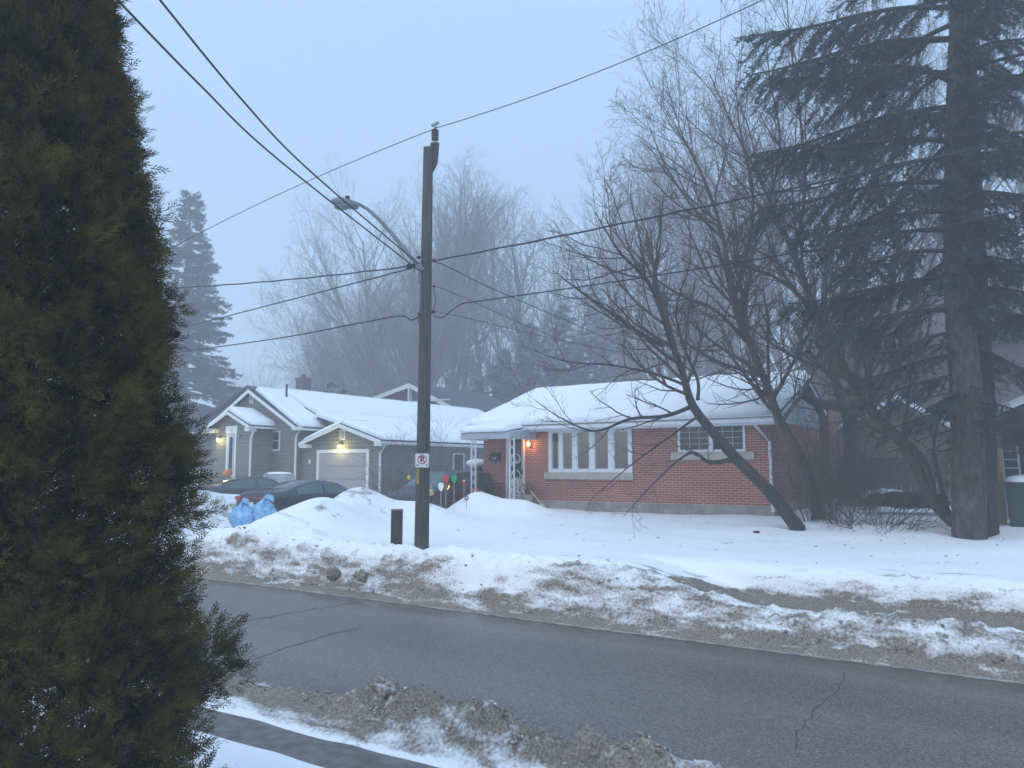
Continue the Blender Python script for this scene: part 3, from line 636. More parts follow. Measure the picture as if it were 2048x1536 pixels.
# ------------------------------------------------------------ grey house
def grey_house():
    tA = 23.1
    T = empty('grey_house', (-27, tA, 1.2), 'grey clapboard house with snowy roofs, gabled entry and attached garage with a lit lamp', 'house')
    Pa = lambda px, py, y=tA: onY(px, py, y)
    xAr = Pa(593, 900).x; rx, rz = onY(497, 778, tA - .35).x, onY(497, 778, tA - .35).z + .12
    zeA = onY(585, 848, tA - .35).z; half = rx - (xAr + .3); xAl = rx - (xAr - rx); half = xAr - rx
    slA = (rz - zeA) / (half + .35)
    roofzA = lambda x: rz - .12 - slA * abs(x - rx)
    wm = MB(); siding(wm, 'x', tA, -1, lambda z: max(xAl, rx - (rz - .1 - z) / slA), lambda z: min(xAr, rx + (rz - .1 - z) / slA), .9, rz - .15)
    xgR = onY(762, 900, 23.35).x; tG = 23.35; tB = 24.7
    siding(wm, 'y', xAr, 1, lambda z: tA, lambda z: tB, .9, zeA)
    # garage front
    gx, gzr = onY(678, 846, tG - .35).x, onY(678, 846, tG - .35).z; gze = onY(751, 880, tG - .35).z; xgL = gx - (xgR - gx); slG = (gzr - gze) / (xgR - gx + .35)
    siding(wm, 'x', tG, -1, lambda z: max(xAr, gx - (gzr - .1 - z) / slG), lambda z: min(xgR, gx + (gzr - .1 - z) / slG), .9, gzr - .14)
    siding(wm, 'y', xgR, 1, lambda z: tG, lambda z: 41, .9, gze + .05)
    # B front triangle
    slB = .44
    siding(wm, 'x', tB, -1, lambda z: max(rx, xAr - 2.2), lambda z: rx + max(.0, (rz - .1 - z) / slB), zeA - .4, rz - .2)
    # entry porch walls
    tP = 21.95; pxr, pxl = onX(500, 900, 0).x, 0
    pxr = onY(503, 900, tP).x; pxl = onY(432, 900, tP).x; pcx = (pxr + pxl) / 2
    pz = onY(455, 820, tP - .4).z - .03; pze = onY(497, 850, tP - .4).z; slP = (pz - pze) / ((pxr - pxl) / 2 + .3)
    siding(wm, 'x', tP, -1, lambda z: max(pxl, pcx - (pz - .08 - z) / slP), lambda z: min(pxr, pcx + (pz - .08 - z) / slP), 1.3, pz - .12)
    siding(wm, 'y', pxr, 1, lambda z: tP, lambda z: tA, .9, pze)
    wm.build('wall', 'grey_siding', T)
    MB().box(xAl, xAr, tA + .02, tB + 14, .8, zeA - .1).box(xAr - .02, xgR - .01, tG + .02, 41, .8, gze - .1).box(pxl, pxr - .01, tP + .02, tA + .1, .8, pze - .05).build('core_wall', 'grey_siding', T)
    MB().box(pxl - .1, pxr + .1, tP - 1.1, tP - .02, .8, 1.28).build('porch_step', 'concrete', T)
    # roofs
    ov = .35; rm = MB()
    yb = 41.0
    A0 = (xAr + .35, tA - ov, roofzA(xAr + .35)); 
    slab(rm, (xAr + .35, tA - ov, roofzA(xAr + .35)), (xAr + .35, tB + .2, roofzA(xAr + .35)), (rx, tB + .2, rz - .12), (rx, tA - ov, rz - .12), .09)
    slab(rm, (xAl - .35, yb, roofzA(xAl - .35)), (xAl - .35, tA - ov, roofzA(xAl - .35)), (rx - .001, tA - ov, rz - .12), (rx - .001, yb, rz - .12), .09)
    xk = xAr; zk = rz - .12 - slB * (xk - rx); xe = xgR + .35; ze = gze
    slab(rm, (xk, tB - .25, zk), (xk, yb, zk), (rx + .002, yb, rz - .11), (rx + .002, tB - .25, rz - .11), .09)
    slab(rm, (xe, tG - .3, ze), (xe, yb, ze), (xk + .002, yb, zk), (xk + .002, tG + .9, zk), .09)
    slab(rm, (gx - (xe - gx), tG - ov, gze - .0), (xe, tG - ov, gze - .004), (gx + .01, tG - ov + .001, gzr - .004), (gx - .01, tG - ov + .001, gzr - .004), .0) if False else None
    xgl2 = gx - (xe - gx)
    slab(rm, (xgl2, tG + 1.8, gze + .01), (xgl2, tG - ov, gze + .01), (gx, tG - ov, gzr), (gx, tG + 1.8, gzr), .09)
    slab(rm, (xe + .002, tG - ov, gze + .01), (xe + .002, tG + 1.8, gze + .01), (gx + .001, tG + 1.8, gzr), (gx + .001, tG - ov, gzr), .09)
    slab(rm, (pxl - .3, tA, pze), (pxl - .3, tP - .4, pze), (pcx, tP - .4, pz), (pcx, tA, pz), .07)
    slab(rm, (pxr + .3, tP - .4, pze), (pxr + .3, tA, pze), (pcx + .001, tA, pz), (pcx + .001, tP - .4, pz), .07)
    rof = rm.build('roof', 'shingle', T)
    S = lambda *a, **k: snow_slab('roof_snow', *a, rof, **k)
    S((xAr + .33, tA - ov + .12, roofzA(xAr + .33)), (xAr + .33, tB + .1, roofzA(xAr + .33)), (rx + .1, tB + .1, rz - .16), (rx + .1, tA - ov + .3, rz - .16), .17, seed=1)
    S((xk + .0, tB - .22, zk), (xk + .0, yb, zk), (rx + .05, yb, rz - .13), (rx + .05, tB - .22, rz - .13), .20, seed=2, res=.25)
    S((xe + .03, tG - .1, ze), (xe + .03, yb, ze), (xk - .1, yb, zk + .03), (xk - .1, tG + .8, zk + .03), .24, seed=3, res=.22)
    S((xgl2 - .0, tG + 1.6, gze), (xgl2, tG - ov + .05, gze), (gx, tG - ov + .08, gzr), (gx, tG + 1.6, gzr), .16, seed=4)
    S((xe + .02, tG - ov + .04, gze), (xe + .02, tG + 1.6, gze), (gx, tG + 1.6, gzr), (gx, tG - ov + .08, gzr), .15, seed=6)
    S((pxl - .3, tA, pze), (pxl - .3, tP - .36, pze), (pcx, tP - .36, pz), (pcx, tA, pz), .14, seed=7, res=.1)
    S((pxr + .3, tP - .36, pze), (pxr + .3, tA, pze), (pcx, tA, pz), (pcx, tP - .36, pz), .20, seed=9, res=.1)
    # barge boards, gutters, soffit returns
    tr = MB()
    def barge(x0, z0, x1, z1, y, h=.16): tr.prism([(x0, z0 - h - .02), (x1, z1 - h - .02), (x1, z1 - .02), (x0, z0 - .02)], 'y', y - .03, y)
    barge(rx, rz - .12, xAr + .35, roofzA(xAr + .35), tA - ov - .003); barge(xAl - .35, roofzA(xAl - .35), rx, rz - .12, tA - ov - .004)
    barge(gx, gzr, xe, gze, tG - ov - .003, .17); barge(xgl2, gze, gx, gzr, tG - ov - .004, .17)
    barge(pcx, pz, pxr + .3, pze, tP - .403, .14); barge(pxl - .3, pze, pcx, pz, tP - .404, .14)
    barge(rx, rz - .11, xk + .0, zk, tB - .253, .15)
    tr.box(xgl2, xgl2 + .45, tG - ov, tG + .2, gze - .26, gze - .10).box(xe - .42, xe, tG - ov, tG, gze - .24, gze - .08)
    tr.box(xAr + .02, xAr + .36, tA - ov + .002, tA, zeA - .26, zeA - .11).box(pxr - .02, pxr + .30, tP - .4, tP - .01, pze - .26, pze - .09).box(pxl - .32, pxl + .2, tP - .4, tP - .01, pze - .26, pze - .09)
    tr.build('barge_board', 'white_trim', T)
    gt = MB().box(xe, xe + .09, tG - ov, yb, gze - .16, gze - .05).box(xAr + .35, xAr + .44, tA - ov, tB + .3, roofzA(xAr + .35) - .15, roofzA(xAr + .35) - .05).box(pxr + .3, pxr + .38, tP - .4, tA, pze - .14, pze - .05).box(xgR + .012, xe, tG, yb, gze - .17, gze - .14)
    gt.build('gutter', 'white_trim', T, bevel=.015)
    def spout(x, y, zt, off):
        MB().tube([(x + off, y - .1, zt - .12), (x + off, y - .1, zt - .25), (x + .05, y - .06, zt - .55), (x + .05, y - .06, 1.15)], .05, 8).build('downspout', 'white_trim', T, True)
    spout(xgR - .03, tG, gze, .3); spout(xAr - .03, tA, zeA, .3); spout(pxr - .03, tP, pze, .25)
    for bb in ((xAr - .05, xAr + .016, tA - .018, tA + .05, .9, zeA - .1), (xgR - .05, xgR + .017, tG - .018, tG + .05, .9, gze - .1), (pxr - .05, pxr + .016, tP - .018, tP + .05, 1.2, pze - .1)): MB().box(*bb).build('corner_board', 'grey_siding', T)
    # vents
    def vent(px0, px1, py0, py1, y):
        a = onY(px0, py1, y); b = onY(px1, py0, y); fr = MB(); k = .04
        fr.box(a.x, b.x, y - .05, y - .001, a.z, a.z + k).box(a.x, b.x, y - .05, y - .001, b.z - k, b.z).box(a.x, a.x + k, y - .05, y - .001, a.z + k, b.z - k).box(b.x - k, b.x, y - .05, y - .001, a.z + k, b.z - k)
        v = fr.build('vent', 'white_trim', T); sl = MB(); n = 7
        for i in range(n):
            z = a.z + k + (b.z - a.z - 2 * k) * i / n; sl.prism([(y - .04, z), (y - .034, z), (y - .006, z + .05), (y - .012, z + .05)], 'x', a.x + k, b.x - k)
        sl.build('louvres', 'white_trim', v)
    vent(500, 508, 789, 807, tA); vent(681, 692, 859, 879.5, tG)
    # window
    def window(px0, px1, py0, py1, y, mid=True):
        a = onY(px0, py1, y); b = onY(px1, py0, y); k = .07; fr = MB()
        fr.box(a.x, b.x, y - .06, y - .001, a.z, a.z + k).box(a.x, b.x, y - .06, y - .001, b.z - k, b.z).box(a.x, a.x + k, y - .06, y - .001, a.z + k, b.z - k).box(b.x - k, b.x, y - .06, y - .001, a.z + k, b.z - k)
        if mid: fr.box(a.x + k, b.x - k, y - .05, y - .001, (a.z + b.z) / 2 - .02, (a.z + b.z) / 2 + .02)
        w = fr.build('window', 'white_trim', T); MB().box(a.x + k, b.x - k, y - .045, y - .03, a.z + k, b.z - k).build('pane', 'dark_glass', w)
    window(544, 562, 861, 902, tA)
    # side window of the long wall
    a = onX(905, 933, xgR); b = onX(927, 907, xgR); k = .06; fr = MB(); y0, y1, z0, z1 = a.y, b.y, a.z - .6, b.z
    fr.box(xgR + .001, xgR + .06, y0, y1, z1 - k, z1).box(xgR + .001, xgR + .06, y0, y1, z0, z0 + k).box(xgR + .001, xgR + .06, y0, y0 + k, z0 + k, z1 - k).box(xgR + .001, xgR + .06, y1 - k, y1, z0 + k, z1 - k)
    w = fr.build('window', 'white_trim', T); MB().box(xgR + .03, xgR + .04, y0 + k, y1 - k, z0 + k, z1 - k).build('pane', 'dark_glass', w)
    # garage door
    a = onY(638, 985, tG); b = onY(735, 905, tG); zt = b.z; k = .14
    fr = MB().box(a.x - k, a.x, tG - .06, tG - .001, .95, zt).box(b.x, b.x + k, tG - .06, tG - .001, .95, zt).box(a.x - k, b.x + k, tG - .07, tG - .001, zt, zt + k)
    fr.build('door_frame', 'white_trim', T); gd = MB(); n = 4; zz0 = 1.0
    for i in range(n):
        z0 = zz0 + (zt - zz0) * i / n; z1 = zz0 + (zt - zz0) * (i + 1) / n; gd.box(a.x, b.x, tG - .05, tG - .03, z0 + .006, z1 - .006)
    g = gd.build('garage_door', 'garage_paint', T, bevel=.008)
    MB().box((a.x + b.x) / 2 - .1, (a.x + b.x) / 2 + .1, tG - .07, tG - .051, 1.5, 1.55).build('handle', 'galv', g)
    def lamp(px, py, y, e):
        l = onY(px, py, y); lm = MB().box(l.x - .05, l.x + .05, y - .03, y - .001, l.z, l.z + .22).tube([(l.x, y, l.z + .2), (l.x, y - .1, l.z + .24), (l.x, y - .14, l.z + .14)], .013, 6).lathe([(.09, 0), (.03, .08), (.01, .1)], (l.x, y - .14, l.z + .06), 8).build('wall_lamp', 'galv', T)
        MB().ball((l.x, y - .14, l.z), .07, .07, .09, 10).build('lamp_bulb', 'lamp_yellow', lm, True)
        pl = bpy.data.lights.new('house_light', 'POINT'); pl.energy = e; pl.color = (1, .78, .25); pl.shadow_soft_size = .07
        po = bpy.data.objects.new('house_light', pl); COL.objects.link(po); po.location = (l.x, y - .26, l.z)
    lamp(684, 893, tG, 26); lamp(442, 880, tP, 16)
    p = onY(620, 923, tG); MB().box(p.x - .05, p.x + .05, tG - .04, tG - .015, p.z - .1, p.z + .08).build('switch_box', 'white_trim', T)
    p = onY(634, 930, tG); MB().box(p.x - .03, p.x + .03, tG - .09, tG - .07, p.z - .25, p.z + .1).build('thermometer', 'galv', T)
    # entry door
    a = onY(454, 975, tP); b = onY(472, 866, tP); zb = 1.3
    fr = MB().box(a.x - .1, a.x, tP - .05, tP - .001, zb, b.z).box(b.x, b.x + .1, tP - .05, tP - .001, zb, b.z).box(a.x - .16, b.x + .16, tP - .07, tP - .001, b.z, b.z + .32)
    fr.build('door_frame', 'white_trim', T)
    d = MB().box(a.x, b.x, tP - .045, tP - .026, zb, b.z).build('door', 'alu_grey', T)
    gw = (b.x - a.x); cx = (a.x + b.x) / 2; z0 = zb + 1.0; pts = [(cx - gw * .3, z0), (cx + gw * .3, z0), (cx + gw * .3, b.z - .3)] + [(cx + gw * .3 * cos(q), b.z - .3 + .17 * sin(q)) for q in (pi * .25, pi * .5, pi * .75)] + [(cx - gw * .3, b.z - .3)]
    MB().prism(pts, 'y', tP - .050, tP - .046).build('pane', 'dark_glass', d)
    MB().tube([(p[0], tP - .051, p[1]) for p in pts + [pts[0]]], .016, 6).build('pane_trim', 'white_trim', d)
    MB().box(a.x + .05, a.x + .09, tP - .07, tP - .03, zb + .85, zb + 1.15).build('handle', 'black_plastic', d)
    MB().tube([(cx + .08 * cos(q), tP - .06, z0 + .15 + .1 * sin(q)) for q in [i * pi / 6 for i in range(13)]], .016, 5).build('wreath', 'gold', d)
    textmesh('number', '12', .22, (cx, tP - .073, b.z + .16), (R(90), 0, 0), 'galv', T, .001)
    cc = onY(484, 872, tP)
    MB().tube([(cc.x, tP, cc.z), (cc.x, tP - .12, cc.z + .08), (cc.x, tP - .15, cc.z - .02)], .014, 6).lathe([(.05, -.1), (.07, .0), (.02, .08)], (cc.x, tP - .15, cc.z), 8).build('wall_lamp', 'galv', T)
    # porch railing
    y = tP - 1.05
    for x0, x1 in ((pxl - .05, pcx - .45), (pcx + .45, pxr + .05)):
        rl = MB(); rl.box(x0, x1, y - .02, y + .02, 2.18, 2.22)
        k = 0
        while x0 + k * .12 <= x1: rl.box(x0 + k * .12 - .01, x0 + k * .12 + .01, y - .01, y + .01, 1.2, 2.18); k += 1
        rl.build('porch_railing', 'wire_dark', T)
    # roof vent pipe
    v = Vector((rx + .7, 24.0, rz - .2 - slA * .7)); 
    MB().tube([(rx + .9, 24.2, rz - .7), (rx + .9, 24.2, rz + .18)], .05, 8).build('vent_pipe', 'black_plastic', rof)
grey_house()
# ------------------------------------------------------------ houses behind
def back_house(name, label, y, apex, left, right, zwall, depth, wallm, snowy, ridge_along='y', roofm='shingle', win=()):
    """gable facing the street; apex,left,right are pixels on plane y"""
    a = onY(*apex, y); l = onY(*left, y); r = onY(*right, y)
    T = empty(name, (a.x, y, 1.2), label, 'house')
    MB().prism([(l.x + .3, 1), (r.x - .3, 1), (r.x - .3, r.z - .1), (a.x, a.z - .25), (l.x + .3, l.z - .1)], 'y', y + .3, y + depth).build('wall', wallm, T)
    rm = MB(); slab(rm, (r.x, y, r.z), (r.x, y + depth, r.z), (a.x, y + depth, a.z), (a.x, y, a.z), .12); slab(rm, (l.x, y + depth, l.z), (l.x, y, l.z), (a.x - .001, y, a.z), (a.x - .001, y + depth, a.z), .12)
    rf = rm.build('roof', roofm, T)
    tr = MB()
    for (p, q) in ((l, a), (a, r)): tr.prism([(p.x, p.z - .32), (q.x, q.z - .32), (q.x, q.z - .02), (p.x, p.z - .02)], 'y', y - .04, y - .003)
    tr.build('barge_board', 'white_trim', T)
    return T, rf, a, l, r
def long_house():
    y = 46.
    a = onY(505, 772, y); b = onY(790, 803, y + 0); T = empty('dark_roofed_house', ((a.x + b.x) / 2, y, 1.2), 'distant house with a long dark roof and square chimney behind the grey house', 'house')
    # ridge recedes away from the street so it falls in the picture
    p0 = atD(505, 772, 46); p1 = atD(800, 802, 62); z = (p0.z + p1.z) / 2
    d = (p1 - p0); d.z = 0; L_ = d.length; d.normalize(); n = Vector((-d.y, d.x, 0)); w = 4.2; zr = p0.z
    e0 = lambda s, side, zz: Vector((p0.x, p0.y, zz)) + d * s + n * side
    rm = MB(); slab(rm, e0(-.5, -w, zr - 2.2), e0(L_, -w, zr - 2.2), e0(L_, 0, zr), e0(-.5, 0, zr), .15); slab(rm, e0(L_, w, zr - 2.2), e0(-.5, w, zr - 2.2), e0(-.5, 0.001, zr), e0(L_, .001, zr), .15)
    rf = rm.build('roof', 'shingle', T)
    mb = MB(); mb.add([e0(0, -w + .4, 1), e0(L_, -w + .4, 1), e0(L_, w - .4, 1), e0(0, w - .4, 1), e0(0, -w + .4, zr - 2.2), e0(L_, -w + .4, zr - 2.2), e0(L_, w - .4, zr - 2.2), e0(0, w - .4, zr - 2.2), e0(0, 0, zr - .2), e0(L_, 0, zr - .2)],
        [(0, 1, 5, 4), (2, 3, 7, 6), (0, 4, 8, 7, 3), (1, 2, 6, 9, 5)]); mb.build('wall', 'brown_wall', T)
    c = atD(607, 770, 51); MB().box(c.x - .35, c.x + .35, c.y - .35, c.y + .35, zr - 1.2, c.z + .35).box(c.x - .4, c.x + .4, c.y - .4, c.y + .4, c.z + .35, c.z + .45).lathe([(.1, .45), (.1, .6), (.2, .62), (.02, .72)], (c.x, c.y, c.z), 8).build('chimney', 'brown_wall', rf)
long_house()
T, rf, a, l, r = back_house('truss_gabled_house', 'hazy house with dark trussed gable and a snow patch on its roof, behind the pole', 40, (818, 766), (740, 796), (905, 812), 4, 9, 'dark_wall', True)
mb = MB(); mb.box(a.x - .05, a.x + .05, 39.93, 40.28, a.z - 1.6, a.z - .3).box(l.x + .4, r.x - .4, 39.92, 40.27, a.z - 1.35, a.z - 1.27); mb.build('gable_truss', 'white_trim', T)
snow_slab('roof_snow', (l.x + .1, 40.6, l.z), (l.x + .1, 47, l.z), (a.x - 1.2, 46, a.z - .45), (a.x - 1.2, 41.2, a.z - .45), .2, rf, 3, .4)
# brown house on the right and tan shed
def tall_house():
    y = 37; T = empty('brown_house', (6, y, 1.2), 'big brown grey house half hidden behind the blue spruce', 'house')
    l = onY(1600, 700, y); r = onY(2120, 700, y); a = onY(1800, 600, y); zt = onY(1800, 690, y).z
    x0, x1 = l.x, r.x + 6
    MB().box(x0, x1, y, y + 8, 1, zt).build('wall', 'brown_wall', T)
    rm = MB(); slab(rm, (x0 - .4, y - .5, zt), (x1, y - .5, zt), (x1, y + 4, zt + 2.6), (x0 - .4, y + 4, zt + 2.6), .15); slab(rm, (x1, y + 8.5, zt), (x0 - .4, y + 8.5, zt), (x0 - .4, y + 4.001, zt + 2.6), (x1, y + 4.001, zt + 2.6), .15)
    rm.build('roof', 'brown_wall', T)
    for k in range(3):
        cx = x0 + 2.5 + k * 4; w = MB().box(cx - .6, cx + .6, y - .06, y - .001, 4.4, 4.48).box(cx - .6, cx + .6, y - .06, y - .001, 5.6, 5.68).box(cx - .6, cx - .52, y - .06, y - .001, 4.48, 5.6).box(cx + .52, cx + .6, y - .06, y - .001, 4.48, 5.6).build('window', 'brown_wall', T)
        MB().box(cx - .52, cx + .52, y - .03, y - .02, 4.48, 5.6).build('pane', 'dark_glass', w)
tall_house()
def shed():
    y = 29.5; a = onY(1795, 800, y); l = onY(1672, 864, y); r = onY(1925, 872, y)
    T = empty('garden_shed', (a.x, y, 1.2), 'tan board shed with snow along its gable roof edge behind the grey fence', 'shed')
    MB().prism([(l.x + .25, 1), (r.x - .25, 1), (r.x - .25, r.z - .05), (a.x, a.z - .15), (l.x + .25, l.z - .05)], 'y', y + .25, y + 3.2).build('wall', 'tan_siding', T)
    rm = MB(); slab(rm, (r.x, y, r.z), (r.x, y + 3.4, r.z), (a.x, y + 3.4, a.z), (a.x, y, a.z), .07); slab(rm, (l.x, y + 3.4, l.z), (l.x, y, l.z), (a.x - .001, y, a.z), (a.x - .001, y + 3.4, a.z), .07)
    rf = rm.build('roof', 'shingle', T)
    snow_slab('roof_snow', (r.x + .05, y - .05, r.z), (r.x + .05, y + 3.4, r.z), (a.x, y + 3.4, a.z), (a.x, y - .05, a.z), .17, rf, 4, .12); snow_slab('roof_snow', (l.x - .05, y + 3.4, l.z), (l.x - .05, y - .05, l.z), (a.x, y - .05, a.z), (a.x, y + 3.4, a.z), .17, rf, 5, .12)
    tr = MB()
    for (p, q) in ((l, a), (a, r)): tr.prism([(p.x, p.z - .2), (q.x, q.z - .2), (q.x, q.z - .02), (p.x, p.z - .02)], 'y', y - .03, y - .003)
    tr.box(l.x + .25, r.x - .25, y + .2, y + .248, l.z - 1.0, l.z - .9); tr.build('barge_board', 'tan_siding', T)
shed()
def fence():
    y = 27.6; l = onY(1676, 950, y).x; r = onY(1885, 950, y).x; zt = onY(1780, 921, y).z
    T = empty('board_fence', ((l + r) / 2, y, 1.2), 'weathered grey vertical board fence in front of the tan shed', 'fence')
    x = l; mb = MB(); rr = random.Random(3)
    while x < r: mb.box(x, x + .135, y, y + .02 + rr.random() * .006, .9, zt + rr.uniform(-.02, .02)); x += .145
    mb.build('boards', 'fence_wood', T)
    MB().box(l - .02, r, y - .03, y - .002, zt + .0, zt + .09).build('top_rail', 'fence_wood', T)
    for k in range(4): xx = l + (r - l) * k / 3; MB().box(xx - .05, xx + .05, y + .03, y + .13, .9, zt + .05).build('post', 'fence_wood', T)
fence()
def carport():
    y = 22.; p = onY(1997, 960, y); q = onY(2045, 822, y)
    T = empty('carport', (p.x, y, 1.1), 'open carport with tan wooden post and snowy roof edge at the right of the frame', 'carport')
    x0 = p.x - .13; zt = onY(1997, 868, y).z
    MB().box(x0, x0 + .24, y - .12, y + .12, .8, zt + .1).build('post', 'tan_post', T); MB().box(x0 + 4.6, x0 + 4.84, y - .12, y + .12, .8, zt + .1).build('post', 'tan_post', T)
    MB().box(x0 + .1, x0 + 5, y + 3, y + 3.1, .8, zt + .6).build('back_wall', 'dark_wall', T)
    MB().box(x0 - .3, x0 + 5, y - .15, y + .13, zt + .1, zt + .3).build('beam', 'dark_wall', T)
    xa = x0 + 2.6; za = zt + 1.5; xl = x0 + .25; zl = zt + .42
    rm = MB(); slab(rm, (xl, y + 3.4, zl), (xl, y - .4, zl), (xa, y - .4, za), (xa, y + 3.4, za), .1); slab(rm, (xa + 2.6, y - .4, zl), (xa + 2.6, y + 3.4, zl), (xa + .001, y + 3.4, za), (xa + .001, y - .4, za), .1)
    rf = rm.build('roof', 'shingle', T)
    snow_slab('roof_snow', (xl - .08, y + 3.4, zl), (xl - .08, y - .45, zl), (xa, y - .45, za), (xa, y + 3.4, za), .2, rf, 2, .12)
    snow_slab('roof_snow', (xa + 2.6, y - .45, zl), (xa + 2.6, y + 3.4, zl), (xa, y + 3.4, za), (xa, y - .45, za), .2, rf, 12, .2)
    b = onY(2015, 1030, y + .6); t = onY(2002, 892, y + .9)
    L_ = empty('ladder', (b.x, b.y, b.z), 'aluminium ladder leaning inside the carport beside the tan post', 'ladder'); 
    for s in (0, .34): MB().tube([(b.x + s, y + .6, b.z - .1), (t.x + s, y + .9, t.z)], .025, 6).build('rail', 'alu_grey', L_)
    for k in range(8): f = k / 8 + .05; MB().tube([(b.x + (t.x - b.x) * f, y + .6 + .3 * f, b.z + (t.z - b.z) * f), (b.x + (t.x - b.x) * f + .34, y + .6 + .3 * f, b.z + (t.z - b.z) * f)], .013, 5).build('rung', 'alu_grey', L_)
    for i, (px, py, yy) in enumerate(((2046, 1052, y - .2), (2050, 1010, y + 1.2))):
        c = onY(px, py, yy); z0 = gz(c.x, yy) - .05
        B = empty('wheelie_bin', (c.x, yy, z0), ('nearer dark green wheelie bin with a cap of snow at the right edge', 'farther dark green wheelie bin behind the nearer one at the right edge')[i], 'bin')
        MB().prism([(c.x - .24, z0), (c.x + .24, z0), (c.x + .3, z0 + 1.0), (c.x - .3, z0 + 1.0)], 'y', yy - .28, yy + .28).build('body', 'bin_green', B, bevel=.02)
        MB().box(c.x - .33, c.x + .33, yy - .32, yy + .32, z0 + 1.0, z0 + 1.06).build('lid', 'bin_green', B, bevel=.02)
        MB().ball((c.x, yy, z0 + 1.07), .31, .30, .15, 14).build('snow_cap', 'roof_snow', B, True)
carport()
# ------------------------------------------------------------ utility pole, lamp, sign, wires
PB = atD(843, 1090, 16.3); PT = atD(859, 296, 16.3); PX, PY = PB.x, PB.y
def utility_pole():
    PZ = gz(PX, PY); top = PT.z
    T = empty('utility_pole', (PX, PY, PZ), 'tall weathered wooden utility pole with lamp arm standing in the snow', 'utility pole')
    lean = Vector((PT.x - PB.x, PT.y - PB.y, 0)) * .6
    pts = []; n = 26
    for k in range(n + 1):
        f = k / n; pts.append((PX + lean.x * f, PY + lean.y * f, PZ - .4 + (top - PZ + .4) * f))
    TOP = Vector(pts[-1]); AX = lambda z: Vector((PX, PY, z)) + lean * ((z - PZ) / (top - PZ))
    MB().tube(pts, [.155 - .048 * (k / n) for k in range(n + 1)], 20).build('pole', 'pole_wood', T, True)
    rgt = Vector((cos(YAW), sin(YAW), 0)); fw = FWD
    # top bracket and insulator
    b = TOP + rgt * .13; mb = MB()
    mb.prism([(0, 0), (.13, 0), (.10, -.42), (.0, -.62), (-.06, -.62), (-.06, 0)], 'y', -.05, .05)
    me = mb.build('insulator_bracket', 'post_paint', T); me.matrix_basis = me.matrix_basis @ Matrix.Translation(b + Vector((-.03, 0, .08))) @ Matrix.Rotation(YAW, 4, 'Z')
    c = b + Vector((.02, 0, .10)); prof = [(.10, -.02), (.10, 0), (.025, .01), (.025, .05)]
    MB().lathe([(.10, -.02), (.10, .0), (.028, .01), (.028, .07)], c, 14).build('insulator_pin', 'galv', T, True)
    pr = []
    for k in range(5): z = .07 + k * .05; pr += [(.05, z), (.082, z + .012), (.082, z + .03), (.05, z + .045)]
    MB().lathe(pr, c, 18).build('insulator', 'insulator', T, True)
    MB().lathe([(.03, .32), (.035, .40), (.02, .42)], c, 10).build('insulator_cap', 'tarnish_teal', T)
    w = MB().tube([c + Vector((-.09, 0, .43)), c + Vector((.09, 0, .46))], .035, 8).build('wire_clamp', 'tarnish_teal', T)
    # lamp arm
    def at(px, py, D=16.1): return atD(px, py, D)
    A = [at(846, 540), at(820, 513), at(785, 470), at(757, 440), at(738, 424), at(722, 416), at(705, 411)]
    A = [p + fw * (-.05 * k) for k, p in enumerate(A)]
    arm = MB().tube(A, [.05, .048, .044, .04, .037, .034, .032], 12).build('lamp_arm', 'galv', T, True)
    c = AX(A[0].z); MB().box(-.035, .035, -.06, .06, -.22, .22).build('arm_plate', 'galv', T).matrix_basis = Matrix.Translation(c - Vector((PX, PY, PZ)) - rgt * .13 ) @ Matrix.Rotation(YAW, 4, 'Z')
    h0, h1 = at(716, 415, 15.8), at(663, 401, 15.5); ax = (h1 - h0); Ln = ax.length; ax.normalize(); side = ax.cross(Vector((0, 0, 1))).normalized(); up = side.cross(ax)
    vs = []; fs = []; st = [(0, .05, .05), (.08, .085, .075), (.3, .13, .10), (.6, .17, .12), (.85, .12, .085), (.97, .05, .04), (1.0, .012, .012)]
    nn = 14
    for f, wd, hh in st:
        for k in range(nn): a_ = 2 * pi * k / nn; q = h0 + ax * (Ln * f) + side * (wd * cos(a_)) + up * (hh * sin(a_) * (1 if sin(a_) > 0 else .75)); vs.append(q)
    for i in range(len(st) - 1):
        for k in range(nn): fs.append((i * nn + k, i * nn + (k + 1) % nn, (i + 1) * nn + (k + 1) % nn, (i + 1) * nn + k))
    fs += [tuple(range(nn)), tuple(range(len(vs) - nn, len(vs)))]
    hd = MB().add(vs, fs).build('lamp_head', 'galv', T, True)
    q = h0 + ax * (Ln * .58) - up * .075; MB().ball(q, .20, .15, .05, 14).build('lamp_lens', 'galv', hd, True)
    q = h0 + ax * (Ln * .42) + up * .09; MB().lathe([(.05, 0), (.05, .09), (.035, .10)], q, 12).build('photocell', 'black_plastic', hd, True)
    # hardware where the cables meet the pole
    for (px, py, r) in ((818, 533, .06), (826, 531, .045), (838, 515, .035), (868, 520, .03), (868, 572, .025), (866, 624, .035), (838, 628, .03)):
        q = at(px, py, 16.1); MB().ball(q, r * 1.5, r, r, 8, .3).build('cable_clamp', 'black_plastic', T, True)
    for k, (a_, b_, c_) in enumerate((((866, 573), (872, 600), (864, 628)), ((838, 512), (826, 520), (830, 545)), ((842, 624), (836, 640), (842, 660)))):
        MB().tube([at(*a_), at(*b_), at(*c_)], .010, 6).build('jumper_wire', 'cable', T, True)
    # no parking sign
    s = AX(onZ(845, 922, 2.7).z if False else atD(845, 921, 16.15).z); sw = .152; R0 = Matrix.Translation(Vector((s.x, s.y, s.z)) - fw * .16) @ Matrix.Rotation(YAW + R(2), 4, 'Z')
